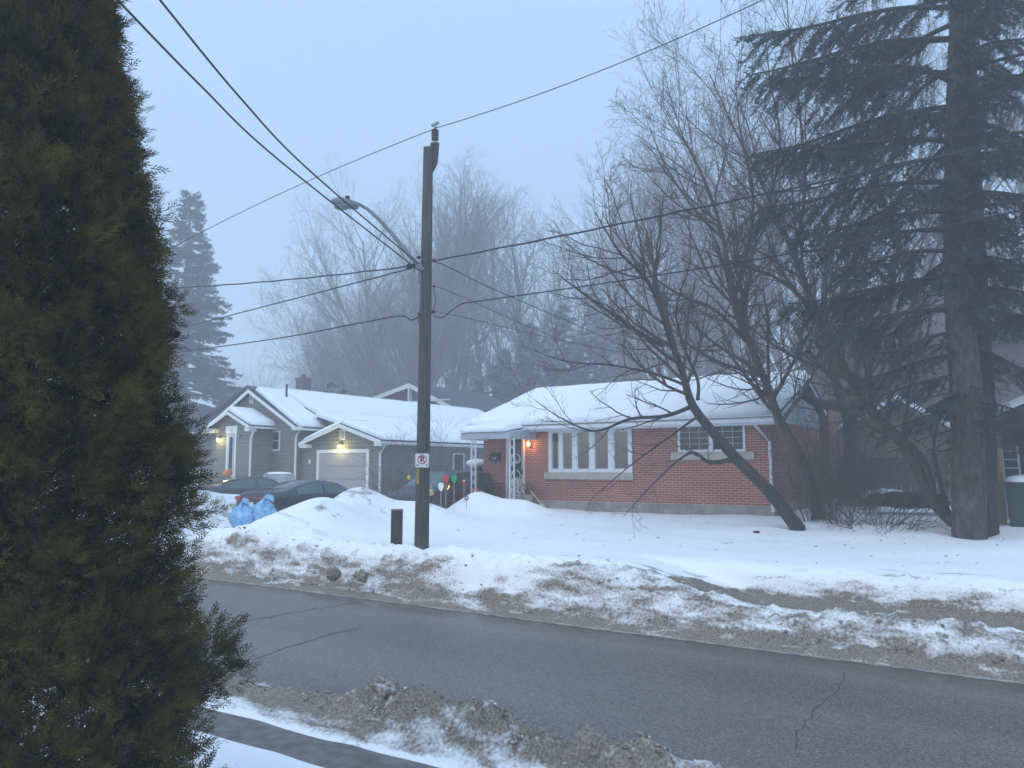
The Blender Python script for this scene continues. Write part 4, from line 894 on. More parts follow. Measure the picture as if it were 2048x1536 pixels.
    def rr_poly(w, h, r, n=5):
        P = []
        for cx, cz, a0 in ((w - r, h - r, 0), (-w + r, h - r, 90), (-w + r, -h + r, 180), (w - r, -h + r, 270)):
            for i in range(n + 1): a_ = R(a0 + 90 * i / n); P.append((cx + r * cos(a_), cz + r * sin(a_)))
        return P
    S = empty('no_parking_sign', R0.translation, 'square white no parking sign with crossed P and side arrows on the pole', 'sign', YAW + R(2)); S['local'] = 1
    MB().prism(rr_poly(sw, sw * 1.02, .03), 'y', -.002, .003).build('plate', 'galv', S)
    MB().prism(rr_poly(sw * .92, sw * .94, .025), 'y', -.004, -.0025).build('face', 'sign_white', S)
    ring = MB(); n = 40; ro, ri, zc = .098, .080, .022
    vs = [(ro * cos(2 * pi * k / n), -.007, zc + ro * sin(2 * pi * k / n)) for k in range(n)] + [(ri * cos(2 * pi * k / n), -.007, zc + ri * sin(2 * pi * k / n)) for k in range(n)]
    ring.add(vs, [(k, (k + 1) % n, n + (k + 1) % n, n + k) for k in range(n)])
    d = .062; t = .0085; ring.add([(-d - t, -.009, zc + d - t), (-d + t, -.009, zc + d + t), (d + t, -.009, zc - d + t), (d - t, -.009, zc - d - t)], [(0, 1, 2, 3)])
    ring.build('prohibition_ring', 'sign_red', S)
    textmesh('letter_p', 'P', .165, (.003, -.0055, zc), (R(90), 0, 0), 'sign_black', S, .0005, .006)
    for sg in (-1, 1): MB().add([(sg * .125, -.006, -.098), (sg * .085, -.006, -.072), (sg * .085, -.006, -.124)], [(0, 1, 2)]).build('arrow', 'sign_black', S)
    for sg in (-1, 1): MB().lathe([(.01, 0), (.01, .004)], (0, 0, 0), 8).build('bolt', 'galv', S).matrix_basis = Matrix.Translation((0, -.004, sg * .135)) @ Matrix.Rotation(R(90), 4, 'X')
    # narrow asset tag
    q = atD(836, 953, 16.15); p0 = AX(q.z)
    tg = MB().box(-.028, .028, -.006, 0, -.155, .155).build('asset_tag', 'sign_yellow', T); MT = Matrix.Translation(p0 - Vector((PX, PY, PZ)) - fw * .143 - rgt * .085) @ Matrix.Rotation(YAW - R(25), 4, 'Z'); tg.matrix_basis = MT
    gl = MB()
    for k in range(6): gl.box(-.010, .010, -.009, -.0065, -.12 + k * .045, -.095 + k * .045)
    g = gl.build('tag_marks', 'sign_black', T); g.matrix_basis = MT
utility_pole()
def brown_post():
    b = atD(793, 1087, 16.75); z0 = gz(b.x, b.y); zt = atD(792, 1018, 16.75).z
    T = empty('marker_post', (b.x, b.y, z0), 'short dark brown square marker post in the snow beside the utility pole', 'post', YAW - R(18)); T['local'] = 1
    MB().box(-.10, .10, -.09, .09, -.3, zt - z0 - .03).build('post', 'post_paint', T, bevel=.008)
    MB().box(-.108, .108, -.098, .098, zt - z0 - .028, zt - z0).build('cap', 'concrete', T, bevel=.006)
brown_post()
def wire_par(name, label, pts, y, r, xa, xb, n=60, wave=0):
    """pts: pixels of a wire running parallel to the street at y; parabola fitted"""
    P = [onY(px, py, y) for px, py in pts]; X = np.array([p.x for p in P]); Z = np.array([p.z for p in P])
    deg = 2 if len(P) > 2 else 1; c = np.polyfit(X, Z, deg)
    xs = np.linspace(xa, xb, n); Q = [(x, y, float(np.polyval(c, x)) + wave * sin(x * 5)) for x in xs]
    o = MB().tube(Q, r, 6).build(name, 'cable', None, True); tag(o, label, 'cable', 'overhead cables')
def wire_pix(name, label, pts, r, name_cat='cable', ext=0):
    P = [atD(*p) for p in pts]
    Q = []
    for i in range(len(P) - 1):
        p0 = P[max(i - 1, 0)]; p1 = P[i]; p2 = P[i + 1]; p3 = P[min(i + 2, len(P) - 1)]
        for k in range(8):
            t = k / 8; Q.append(.5 * ((2 * p1) + (p2 - p0) * t + (2 * p0 - 5 * p1 + 4 * p2 - p3) * t * t + (3 * p1 - p0 - 3 * p2 + p3) * t ** 3))
    Q.append(P[-1])
    if ext: d = (Q[-1] - Q[-3]).normalized(); Q.append(Q[-1] + d * ext)
    o = MB().tube(Q, r, 6).build(name, 'cable', None, True); tag(o, label, name_cat, 'overhead cables')
wy = PY - .1
itop = PT.z + .5
Pc = onY(869, 258, PY).x
wire_par('power_line', 'thin top power line running left from the insulator into the mist', [(868, 259), (700, 323), (560, 390), (420, 455)], PY, .009, Pc, Pc - 40)
wire_par('power_line', 'thin top power line rising right from the insulator to the frame top', [(868, 257), (1200, 142), (1525, 0)], PY, .009, Pc, Pc + 18)
wire_pix('service_cable', 'left of the two thick cables crossing the sky from top left to the pole', [(838, 541, 16.2), (560, 322, 11.6), (400, 170, 9.4), (235, 0, 7.6)], .014, ext=3)
wire_pix('service_cable', 'right of the two thick cables crossing the sky from top left to the pole', [(842, 532, 16.2), (620, 342, 11.8), (480, 195, 9.6), (320, 0, 7.8)], .014, ext=3)
wire_par('bundled_cable', 'upper twisted cable running left from the pole, nearly level', [(845, 530), (700, 545), (560, 562), (365, 575)], wy, .017, PX - .1, PX - 34, 160, .006)
wire_pix('bundled_cable', 'lower twisted cable sloping left from below the lamp arm', [(828, 535, 16.2), (760, 553, 17.5), (560, 605, 21), (378, 652, 25.5)], .016, ext=12)
wire_pix('communication_cable', 'lowest cable left of the pole ending in a slack loop', [(840, 632, 16.2), (822, 640, 16.2), (800, 632, 16.3), (720, 646, 17), (560, 676, 19), (360, 704, 22.3)], .015, ext=12)
wire_par('bundled_cable', 'upper twisted cable rising right from the pole across the trees', [(868, 522), (1240, 448), (1640, 365), (2048, 278)], wy, .017, PX + .1, PX + 18, 120, .006)
wire_pix('communication_cable', 'lower cable right of the pole with slack loop, crossing the bare trees', [(866, 632, 16.2), (885, 635, 16.15), (905, 620, 16.0), (925, 607, 15.8), (960, 602, 15.6), (1300, 553, 13.9), (1700, 487, 11.8), (2048, 420, 10.3)], .013, ext=4)
wire_pix('drop_wire', 'highest of the three drop wires from the pole towards the bungalow', [(870, 524, 16.3), (895, 533, 16.8), (960, 566, 18), (1060, 610, 20), (1180, 662, 23), (1260, 700, 26)], .011, ext=1)
wire_pix('drop_wire', 'middle of the three drop wires from the pole towards the bungalow', [(868, 573, 16.3), (900, 583, 16.9), (1000, 628, 19.5), (1120, 678, 23), (1230, 704, 27)], .008, ext=1)
wire_pix('drop_wire', 'lowest of the three drop wires from the pole towards the bungalow', [(868, 622, 16.3), (950, 640, 18), (1100, 676, 21.5), (1220, 700, 26)], .007, ext=1)
# ------------------------------------------------------------ cars
def car(name, label, loc, rz, paint, L_, W_, prof, belt, sidewin, rear, front, rz_top=.72, light='tail_red', suv=False):
    T = empty(name, loc, label, 'car', rz); T['local'] = 1
    py_, pz_ = zip(*prof); by_, bz_ = zip(*belt)
    top = lambda y: float(np.interp(y, py_, pz_)); bel = lambda y: float(np.interp(y, by_, bz_))
    def hw(y):
        f = y / L_; e = min(f, 1 - f) * L_
        return W_ / 2 * (.80 + .20 * min(1, (e / .7)) ** .5)
    def sec(y):
        w = hw(y); zt = top(y); zb = min(bel(y), zt - .03); cab = min(1, max(0, (zt - zb - .03) / .4)); wr = w * (.90 - (.90 - rz_top) * cab)
        zlow = .22 if .25 < y < L_ - .25 else .34
        return [(0, zlow), (w * .92, zlow), (w * .985, zlow + .12), (w, .55), (w * .995, zb - .08), (w * .965, zb), (wr + (w * .965 - wr) * .5, zb + (zt - .05 - zb) * .52), (wr, zt - .05), (wr * .8, zt - .012), (wr * .4, zt + .004), (0, zt + .008)]
    st = sorted(set([0, .04, .12, .25] + [round(v, 3) for v in np.linspace(.4, L_ - .4, 26)] + [L_ - .25, L_ - .12, L_ - .04, L_]))
    vs = []; fs = []; m = 11
    for y in st:
        for sg in (1, -1):
            for (x, z) in sec(y): vs.append((sg * x, y, z))
    for i in range(len(st) - 1):
        for s in (0, 1):
            for k in range(m - 1):
                a = (i * 2 + s) * m + k; b = ((i + 1) * 2 + s) * m + k; fs.append((a, a + 1, b + 1, b))
    for i in (0, len(st) - 1):
        a = i * 2 * m; fs += [tuple([a + k, a + k + 1, a + m + k + 1, a + m + k]) for k in range(m - 1)]
    B = MB().add(vs, fs).build('body', paint, T, True)
    def sidepatch(y0, y1, v0, v1, sg, m_, nm, off=.006):
        vs = []; fs = []; n = 12
        for i in range(n + 1):
            y = y0 + (y1 - y0) * i / n; s = sec(y); (xa, za), (xm, zm), (xb, zb2) = s[5], s[6], s[7]
            for v in (v0, (v0 + v1) / 2, v1):
                if v < .52: f = v / .52; x = xa + (xm - xa) * f; z = za + (zm - za) * f
                else: f = (v - .52) / .48; x = xm + (xb - xm) * f; z = zm + (zb2 - zm) * f
                vs.append((sg * (x + off), y, z + off * .4))
        for i in range(n):
            for k in (0, 1): fs.append((i * 3 + k, i * 3 + k + 1, i * 3 + k + 4, i * 3 + k + 3))
        MB().add(vs, fs).build(nm, m_, T, True)
    for sg in (1, -1):
        for (y0, y1, gm) in sidewin: sidepatch(y0, y1, .10, .90, sg, gm, 'side_window')
    def toppatch(y0, y1, f, nm, gm):
        vs = []; fs = []; n = 8; q = 8
        for i in range(n + 1):
            y = y0 + (y1 - y0) * i / n; s = sec(y); wr = s[7][0] * f
            for k in range(q + 1):
                x = wr * (2 * k / q - 1); ax_ = abs(x); z = np.interp(ax_, [0, s[9][0], s[8][0], s[7][0]], [s[10][1], s[9][1], s[8][1], s[7][1]])
                vs.append((x, y, float(z) + .008))
        for i in range(n):
            for k in range(q): a = i * (q + 1) + k; fs.append((a, a + 1, a + q + 2, a + q + 1))
        MB().add(vs, fs).build(nm, gm, T, True)
    toppatch(*rear, .9, 'rear_window', 'car_glass'); toppatch(*front, .92, 'windscreen', 'car_glass_green' if suv else 'car_glass')
    # lights, plate, bumpers
    w = hw(0); z = .88 if not suv else .95
    for sg in (1, -1):
        tl = MB().box(sg * w * .62, sg * (w * 1.0 + .03), -.03, .10, z - .05, z + .07) if sg > 0 else MB().box(-(w + .03), -w * .62, -.03, .10, z - .05, z + .07)
        tl.build('tail_light', 'tail_red', T, bevel=.015)
        wf = hw(L_); hl = MB().box(min(sg * wf * .6, sg * (wf + .02)), max(sg * wf * .6, sg * (wf + .02)), L_ - .12, L_ + .02, .6, .72); hl.build('headlight', 'plate_white', T, bevel=.02)
        my = front[0] - .05 if front[0] < front[1] else front[1]
        yy = max(front) - .35; MB().ball((sg * (hw(yy) + .09), yy, bel(yy) + .07), .09, .05, .07, 10).build('wing_mirror', paint, T, True)
    MB().box(-w * .62, w * .62, -.022, .02, z + .01, z + .045).build('light_bar', 'tail_red', T)
    pl = MB().box(-.16, .16, -.03, -.005, z - .26, z - .11).build('number_plate', 'plate_white', T)
    MB().box(-w * .98, w * .98, -.06, .1, .32, .56).build('rear_bumper', 'black_plastic' if suv else paint, T, bevel=.04)
    for sg in (1, -1):
        for y in (.95, L_ - .85):
            x = W_ / 2 - .02; prof_ = []
            wh = MB(); n = 24; ys = [(-.11, .26), (-.11, .33), (-.04, .335), (.06, .335), (.11, .30)]
            vs = []; fs = []
            for dx, r in ys:
                for k in range(n): a = 2 * pi * k / n; vs.append((sg * (x - .02 + dx * .9), y + r * cos(a), .33 + r * sin(a)))
            for i in range(len(ys) - 1):
                for k in range(n): fs.append((i * n + k, i * n + (k + 1) % n, (i + 1) * n + (k + 1) % n, (i + 1) * n + k))
            fs.append(tuple(range((len(ys) - 1) * n, len(ys) * n))); fs.append(tuple(range(n)))
            wo_ = MB().add(vs, fs).build('wheel', 'rubber', T, True)
            rm = MB(); vs = [(sg * (x + .085), y + .2 * cos(2 * pi * k / 20), .33 + .2 * sin(2 * pi * k / 20)) for k in range(20)]
            rm.add(vs, [tuple(range(20))]).build('rim', 'rim', wo_)
    return T
sed = [(0, .62), (.03, .98), (.10, 1.08), (.35, 1.11), (.85, 1.15), (1.25, 1.27), (1.7, 1.385), (2.2, 1.44), (2.7, 1.435), (3.1, 1.34), (3.75, 1.02), (4.1, .95), (4.55, .82), (4.75, .62)]
sb = [(0, .80), (.4, .97), (1.2, .985), (2.5, .96), (3.6, .93), (4.3, .84), (4.75, .66)]
c = atD(500, 1040, 24.3)
car('parked_sedan', 'black saloon car parked nose in behind the blue bags on the snowy driveway', (-20.4, 15.9, .74), R(0), 'car_black', 4.75, 1.84, sed, sb, [(1.15, 2.25, 'car_glass_green'), (2.33, 3.35, 'car_glass_green')], (.95, 1.68), (3.02, 3.7))
car('parked_sedan', 'charcoal saloon car half hidden behind a snow heap before the entry of the grey house', (-26.1, 17.6, .80), R(-8), 'car_charcoal', 4.7, 1.82, sed, sb, [(1.15, 2.25, 'car_glass_green'), (2.33, 3.35, 'car_glass_green')], (.95, 1.68), (3.02, 3.7))
suvp = [(0, .7), (.03, 1.1), (.12, 1.35), (.35, 1.58), (.8, 1.66), (1.8, 1.70), (2.7, 1.66), (3.6, 1.14), (4.1, 1.06), (4.5, .92), (4.65, .7)]
suvb = [(0, .9), (.4, 1.08), (3.4, 1.06), (4.2, .96), (4.65, .75)]
car('parked_suv', 'dark maroon sport utility vehicle parked facing the road between the two houses', (-16.15, 22.6, .80), R(180), 'car_maroon', 4.65, 1.8, suvp, suvb, [(.45, 1.3, 'car_glass_green'), (1.4, 2.3, 'car_glass_green'), (2.4, 3.2, 'car_glass')], (.14, .34), (2.75, 3.52), .80, suv=True)
# ------------------------------------------------------------ small things
def lumpy(name, label, cat, c, r, m, seed, parent=None, sub=3, amp=.25, sc=3., group=None, kind=None, flat=.7):
    bm = bmesh.new(); bmesh.ops.create_icosphere(bm, subdivisions=sub, radius=1)
    bm.verts.ensure_lookup_table(); A = np.array([v.co[:] for v in bm.verts])
    nn = fbm(A[:, 0] * sc + seed, A[:, 1] * sc + A[:, 2] * sc * 1.3, 4, seed)
    for v, n in zip(bm.verts, nn):
        p = v.co.copy(); v.co = Vector((p.x * r[0], p.y * r[1], p.z * r[2])) * (1 + amp * 2 * float(n)) + Vector(c)
    me = bpy.data.meshes.new(name); bm.to_mesh(me); bm.free()
    for p in me.polygons: p.use_smooth = True
    if m == 'snow_dirty':
        a = me.attributes.new('dirt', 'FLOAT', 'POINT'); a.data.foreach_set('value', np.full(len(me.vertices), .85, np.float32))
    o = link(name, me, parent, [m])
    if parent is None: tag(o, label, cat, group, kind)
    return o
# recycling bags
def bag(px, py, D, w, h, label, seed, tail):
    b = atD(px, py, D); z = b.z; rr = random.Random(seed)
    T = empty('recycling_bag', (b.x, b.y, z), label, 'bag'); n = 28; m = 16; vs = []; fs = []
    for i in range(m + 1):
        f = i / m
        rad = w * (.72 + .45 * sin(pi * min(1, f * 1.15)) ** .8) * (1 - max(0, f - .72) * 2.6) if f < .98 else w * .12
        rad = max(rad, w * .14)
        for k in range(n):
            a = 2 * pi * k / n; q = 1 + .42 * float(fbm(np.array([a * 2.1 + seed]), np.array([f * 4.0]), 3, seed)[0]) + .05 * sin(a * 9 + f * 5)
            vs.append((b.x + rad * q * cos(a) + tail * max(0, f - .6) * .9 * h, b.y + rad * .8 * q * sin(a), z - .06 + h * f * (1 + .1 * sin(a * 3))))
    for i in range(m):
        for k in range(n): fs.append((i * n + k, i * n + (k + 1) % n, (i + 1) * n + (k + 1) % n, (i + 1) * n + k))
    fs.append(tuple(range(m * n, (m + 1) * n)))
    MB().add(vs, fs).build('sack', 'bag_blue', T, True)
    tp = Vector((b.x + tail * .4 * .9 * h, b.y, z + h * .97)); 
    MB().tube([tp, tp + Vector((.05 + tail * .1, 0, .05)), tp + Vector((.16 + tail * .2, 0, .02)), tp + Vector((.24 + tail * .2, 0, -.07))], [.05, .07, .085, .02], 8).build('tied_neck', 'bag_blue', T, True)
    return b, z, T
bag(484, 1052, 21.2, .33, .66, 'left light blue recycling bag slumped behind the black car', 3, 0)
b, z, T2 = bag(523, 1044, 21.3, .33, .66, 'right light blue recycling bag with tied neck standing behind the black car', 8, .5)
# planter, table, BBQ cover, decorations by the bungalow porch
def porch_things():
    y = F - .35; p = onY(1056, 985, y); z0 = gz(p.x, y) - .05
    T = empty('urn_planter', (p.x, y, z0), 'stone urn planter with dried red flowers against the brick by the porch', 'planter')
    MB().lathe([(.16, 0), (.10, .08), (.09, .2), (.2, .42), (.23, .5), (.19, .5)], (p.x, y, z0), 16).build('urn', 'sill_stone', T, True)
    mb = MB(); rr = random.Random(4)
    for k in range(46):
        a = rr.uniform(0, 2 * pi); q = rr.uniform(.05, .3); mb.tube([(p.x, y, z0 + .45), (p.x + q * .6 * cos(a), y + q * .5 * sin(a), z0 + .62), (p.x + q * cos(a), y + q * .7 * sin(a), z0 + rr.uniform(.62, .85))], .006, 4)
        mb.ball((p.x + q * cos(a), y + q * .7 * sin(a), z0 + rr.uniform(.6, .86)), .028, .028, .028, 6, .5)
    mb.build('dried_flowers', 'dry_flower', T)
    y = F - .5; p = onY(1040, 970, y); z0 = gz(p.x, y); mb = MB()
    for s in (-.16, .14): mb.tube([(p.x + s + .14 * cos(a), y, z0 + .62 + .14 * sin(a)) for a in [i * pi / 8 for i in range(17)]], .012, 5)
    mb.tube([(p.x - .1, y, z0 - .1), (p.x - .1, y, z0 + .5)], .012, 5).tube([(p.x + .1, y, z0 - .1), (p.x + .1, y, z0 + .5)], .012, 5)
    tag(mb.build('scroll_trellis', 'black_plastic', None, True), 'black curled metal plant stand in front of the storm door', 'plant stand')
    y = F - .6; a = onY(1030, 992, y); b = onY(1036, 975, y)
    o = MB().tube([(b.x + .05, y, a.z - .2), (b.x - .02, y, b.z + .25)], .02, 6).build('wooden_stake', 'pale_post', None); tag(o, 'pale wooden stake leaning beside the curled plant stand', 'stake')
    a = onY(1066, 990, y); b = onY(1078, 1003, y)
    o = MB().tube([(a.x - .1, y, a.z + .15), (b.x + .1, y, b.z - .1)], .015, 6).box(b.x + .02, b.x + .2, y - .02, y + .02, b.z - .25, b.z - .08).build('snow_shovel', 'pale_post', None); tag(o, 'snow shovel leaning in the snow at the foot of the brick wall', 'shovel')
    # folding side table
    y = F - .4; p = onY(989, 970, y); z0 = p.z - .38; zt = onY(989, 968, y).z
    T = empty('side_table', (p.x, y, z0), 'small dark folding table below the mailbox on the porch', 'table')
    MB().box(p.x - .26, p.x + .26, y - .2, y + .2, zt, zt + .025).build('table_top', 'black_plastic', T)
    for yy in (-.17, .17):
        for s in (-1, 1): MB().tube([(p.x - .2 * s, y + yy, zt), (p.x + .2 * s, y + yy, zt - .55)], .012, 5).build('leg', 'black_plastic', T)
    # covered barbecue
    y = F + .9; p = onY(953, 940, y); z0 = gz(p.x, y); zt = onY(953, 930, y).z; ztop = onY(953, 917, y).z
    T = empty('covered_barbecue', (p.x, y, z0), 'barbecue under a dark cover with a thick snow cap beside the bungalow', 'barbecue')
    lumpy('cover', '', '', (p.x, y, (z0 + zt) / 2), (.40, .3, (zt - z0) / 2 + .1), 'black_plastic', 3, T, 3, .06)
    lumpy('snow_cap', '', '', (p.x, y, zt + .06), (.42, .32, (ztop - zt) / 2 + .05), 'roof_snow', 5, T, 3, .08)
porch_things()
def bulbs():
    for i, (px, py, m, cap, dep, lab) in enumerate((
        (882, 973, 'bulb_white', 'teal_cap', 23.0, 'large white light bulb lawn ornament on a stake, lowest of the bulb ornaments'),
        (892, 958, 'bulb_red', 'teal_cap', 23.3, 'large red light bulb lawn ornament between the white and green ones'),
        (908, 957, 'bulb_green', 'teal_cap', 23.5, 'large green light bulb lawn ornament in front of the dark vehicle'),
        (928, 967, 'bulb_red', 'bulb_white', 23.8, 'red and white bulb lawn ornament on a thin pale stake near the porch post'))):
        q = atD(px, py, dep); z0 = gz(q.x, q.y); T = empty('bulb_ornament', (q.x, q.y, min(z0, q.z - .2)), lab, 'ornament', YAW, 'bulb ornaments on stakes'); T['local'] = 1
        h = q.z - min(z0, q.z - .2)
        P = [(.0, -.15), (.035, -.12), (.07, -.05), (.085, .03), (.075, .09), (.045, .115), (-.045, .115), (-.075, .09), (-.085, .03), (-.07, -.05), (-.035, -.12)]
        sc = .6 if i == 3 else 1
        MB().prism([(x * sc, z * sc + h) for x, z in P], 'y', -.015, .015).build('bulb', m, T, bevel=.006)
        MB().box(-.045 * sc, .045 * sc, -.02, .02, h + .117 * sc, h + .18 * sc).build('cap', cap, T)
        MB().tube([(0, .02, -.2), (0, .02, h)], .008, 5).build('stake', 'pale_post', T)
    q = atD(862, 985, 22.5); T = empty('gold_ornament', (q.x, q.y, q.z - .1), 'round pale gold ball ornament on a dark stand right of the pole', 'ornament')
    MB().ball(q, .09, .09, .10, 14, .1).build('ball', 'gold', T, True); MB().tube([q + Vector((0, 0, -.28)), q + Vector((0, 0, -.08))], [.06, .03], 8).build('stand', 'black_plastic', T); MB().tube([q + Vector((0, 0, .09)), q + Vector((.01, 0, .2))], .008, 5).build('hook', 'pale_post', T)
    q = atD(843, 955, 22.6) ; q = atD(818, 955, 24.); T = tag(MB().ball(q, .07, .07, .08, 12, .1).build('gold_bauble', 'yellow_item', None, True), 'small yellow bauble hanging in the twiggy shrub left of the pole', 'ornament')
    q = atD(933, 996, 23.2); mb = MB()
    for k in range(7): a = k * 2 * pi / 7; mb.prism([(q.x + .03 * cos(a) - .012 * sin(a), q.z + .03 * sin(a) + .012 * cos(a)), (q.x + .03 * cos(a) + .012 * sin(a), q.z + .03 * sin(a) - .012 * cos(a)), (q.x + .085 * cos(a) + .018 * sin(a), q.z + .085 * sin(a) - .018 * cos(a)), (q.x + .085 * cos(a) - .018 * sin(a), q.z + .085 * sin(a) + .018 * cos(a))], 'y', q.y - .006, q.y + .006)
    mb.tube([(q.x, q.y + .01, q.z), (q.x, q.y + .01, q.z - .35)], .006, 5)
    tag(mb.build('pinwheel', 'sign_black', None), 'small black pinwheel in the snow left of the porch post', 'pinwheel')
    for i, (px, py) in enumerate(((952, 981), (963, 986))):
        q = atD(px, py, 24.3); mb = MB().tube([(q.x + .07 * cos(a), q.y, q.z + .07 * sin(a)) for a in [i_ * pi / 8 for i_ in range(17)]], .016, 6).tube([(q.x, q.y, q.z - .35), (q.x, q.y, q.z - .07)], .008, 5)
        tag(mb.build('ring_ornament', 'orange_deco', None, True), ('left orange ring ornament in the snow by the porch', 'right orange ring ornament in the snow by the porch')[i], 'ornament', 'orange ring ornaments')
bulbs()
# planter wall, pumpkin before grey house
p = atD(470, 955, 33.0); lumpy('pumpkin', 'orange pumpkin on the snowy doorstep of the grey house', 'pumpkin', onY(455, 946, 21.4), (.2, .2, .16), 'orange_deco', 2, None, 3, .04)
a = onY(524, 947, 20.7); b = onY(572, 985, 20.7)
bx1 = onY(572, 960, 20.7).x; T = empty('utility_box', ((a.x + bx1) / 2, 20.95, .9), 'low pale grey utility box topped with snow in front of the grey house', 'utility box')
MB().box(a.x, bx1, 20.7, 21.2, .7, a.z).build('body', 'alu_grey', T, bevel=.06)
lumpy('snow_cap', '', '', ((a.x + bx1) / 2, 20.95, a.z), ((bx1 - a.x) / 2, .26, .07), 'roof_snow', 3, T, 3, .05)
# ------------------------------------------------------------ dirty snow clods
def clod(px, py, z, r, label, m='snow_dirty', seed=1):
    q = onZ(px, py, z); lumpy('snow_clod', label, 'snow clod', (q.x, q.y, z), r, m, seed, None, 4, .55, 1.7)
clod(768, 1385, .27, (.21, .16, .155), 'largest dirty snow clod at the near road edge', seed=4)
clod(893, 1424, .15, (.055, .05, .045), 'small pale ice lump on the near snow bank beside the road', 'roof_snow', 6)
clod(705, 1392, .09, (.07, .05, .06), 'pointed brown snow clod left of the largest one', seed=9)
clod(650, 1385, .07, (.10, .06, .05), 'low brown snow clod near the left end of the near bank', seed=11)
clod(1305, 1497, .36, (.08, .07, .06), 'rounded grey snow clod on top of the near bank at right', seed=13)
clod(1120, 1135, .62, (.10, .09, .14), 'upright brown clod in the far snow bank below the picture window', seed=15)
clod(668, 1148, .42, (.16, .10, .13), 'left rounded brown snow boulder in the far bank', seed=17)
clod(722, 1152, .42, (.17, .10, .12), 'right rounded brown snow boulder in the far bank, left of the pole', seed=19)
clod(1850, 1262, .34, (.22, .13, .14), 'wide brown snow lump on the far bank below the spruce', seed=21)
def rubble():
    rr = random.Random(5); V = []; Fc = []; base = bmesh.new(); bmesh.ops.create_icosphere(base, subdivisions=2, radius=1)
    bv = np.array([v.co[:] for v in base.verts]); bf = np.array([[v.index for v in f.verts] for f in base.faces]); base.free(); off = 0
    GX, GY = np.arange(-18, 3, .05), np.arange(5, 17, .05); GG = ground_h(*np.meshgrid(GX, GY, indexing='ij')); gz = lambda x, y: float(GG[min(419, max(0, int((x + 18) / .05))), min(239, max(0, int((y - 5) / .05)))])
    for k in range(1150):
        if k < 700: x = rr.uniform(-8, .5); y = 5.93 - .03 * (x + 4) + rr.gauss(0, .16); s = rr.uniform(.006, .020) * (1.8 if rr.random() < .10 else 1) * (1 if x > -6.5 else .6)
        else: x = rr.uniform(-17, 2); y = 11.65 + abs(rr.gauss(0, .28)); s = rr.uniform(.008, .034) * (1.6 if rr.random() < .1 else 1)
        z = gz(x, y) ; q = bv * (1 + .5 * (RNG.random((len(bv), 1)) - .5)) * np.array([s * rr.uniform(.8, 1.4), s, s * rr.uniform(.6, 1)]) + np.array([x, y, z + s * .25])
        V.append(q); Fc.append(bf + off); off += len(bv)
    me = npmesh('snow_rubble', np.concatenate(V), np.concatenate(Fc), True)
    a = me.attributes.new('dirt', 'FLOAT', 'POINT'); a.data.foreach_set('value', np.full(len(me.vertices), .72, np.float32))
    tag(link('snow_rubble', me, None, ['snow_dirty']), 'small dirty snow crumbs scattered over the ploughed banks', 'snow rubble', None, 'stuff')
rubble()
def litter():
    rr = random.Random(9); mb = MB()
    for k in range(150):
        px, py = rr.uniform(900, 2040), rr.uniform(1050, 1170); q = onZ(px, py, 1.0); z = gz(q.x, q.y); a = rr.uniform(0, 6.3); l_ = rr.uniform(.02, .09)
        if q.y < 14.6: continue
        mb.tube([(q.x, q.y, z + .006), (q.x + l_ * cos(a), q.y + l_ * sin(a), z + .012)], rr.uniform(.003, .009), 4)
    tag(mb.build('twig_litter', 'leaf_dead', None), 'tiny twigs and leaf scraps scattered on the yard snow', 'litter', None, 'stuff')
litter()
q = onZ(1512, 1072, 1.0); o = MB().tube([(q.x - .06, q.y, gz(q.x, q.y) + .02), (q.x + .08, q.y + .02, gz(q.x, q.y) + .03)], .03, 7).build('fallen_stick', 'bark_dark', None); tag(o, 'short dark piece of branch lying on the yard snow before the leaning tree', 'stick')
# ------------------------------------------------------------ bare trees
def tubes_np(polys):
    """list of (pts Nx3, radii N) -> verts, quads; grouped by point count and sides"""
    groups = {}
    for p, r in polys:
        s = 7 if r[0] > .05 else 5 if r[0] > .018 else 3
        groups.setdefault((len(p), s), []).append((p, r))
    V = []; Fc = []; off = 0
    for (n, s), L_ in groups.items():
        P = np.array([a for a, _ in L_], float); Rr = np.array([b for _, b in L_], float); B = len(L_)
        d = np.empty_like(P); d[:, 1:-1] = P[:, 2:] - P[:, :-2]; d[:, 0] = P[:, 1] - P[:, 0]; d[:, -1] = P[:, -1] - P[:, -2]
        d /= np.linalg.norm(d, axis=-1, keepdims=True) + 1e-9
        ref = np.zeros_like(d); m0 = d.mean(1); big = np.abs(m0[:, 2]) > .75
        ref[big] = (1, 0, 0); ref[~big] = (0, 0, 1)
        u = np.cross(d, ref); u /= np.linalg.norm(u, axis=-1, keepdims=True) + 1e-9; w = np.cross(d, u)
        a = np.arange(s) * 2 * pi / s
        v = P[:, :, None, :] + (u[:, :, None, :] * np.cos(a)[None, None, :, None] + w[:, :, None, :] * np.sin(a)[None, None, :, None]) * Rr[:, :, None, None]
        V.append(v.reshape(-1, 3))
        bi = np.arange(B)[:, None, None] * n * s; ii = np.arange(n - 1)[None, :, None] * s; kk = np.arange(s)[None, None, :]; k2 = (kk + 1) % s
        q = np.stack([bi + ii + kk, bi + ii + k2, bi + ii + s + k2, bi + ii + s + kk], -1).reshape(-1, 4) + off
        Fc.append(q); off += B * n * s
    return np.concatenate(V), np.concatenate(Fc)
def nrm(v):
    l = math.sqrt(v[0] * v[0] + v[1] * v[1] + v[2] * v[2]) + 1e-9; return (v[0] / l, v[1] / l, v[2] / l)
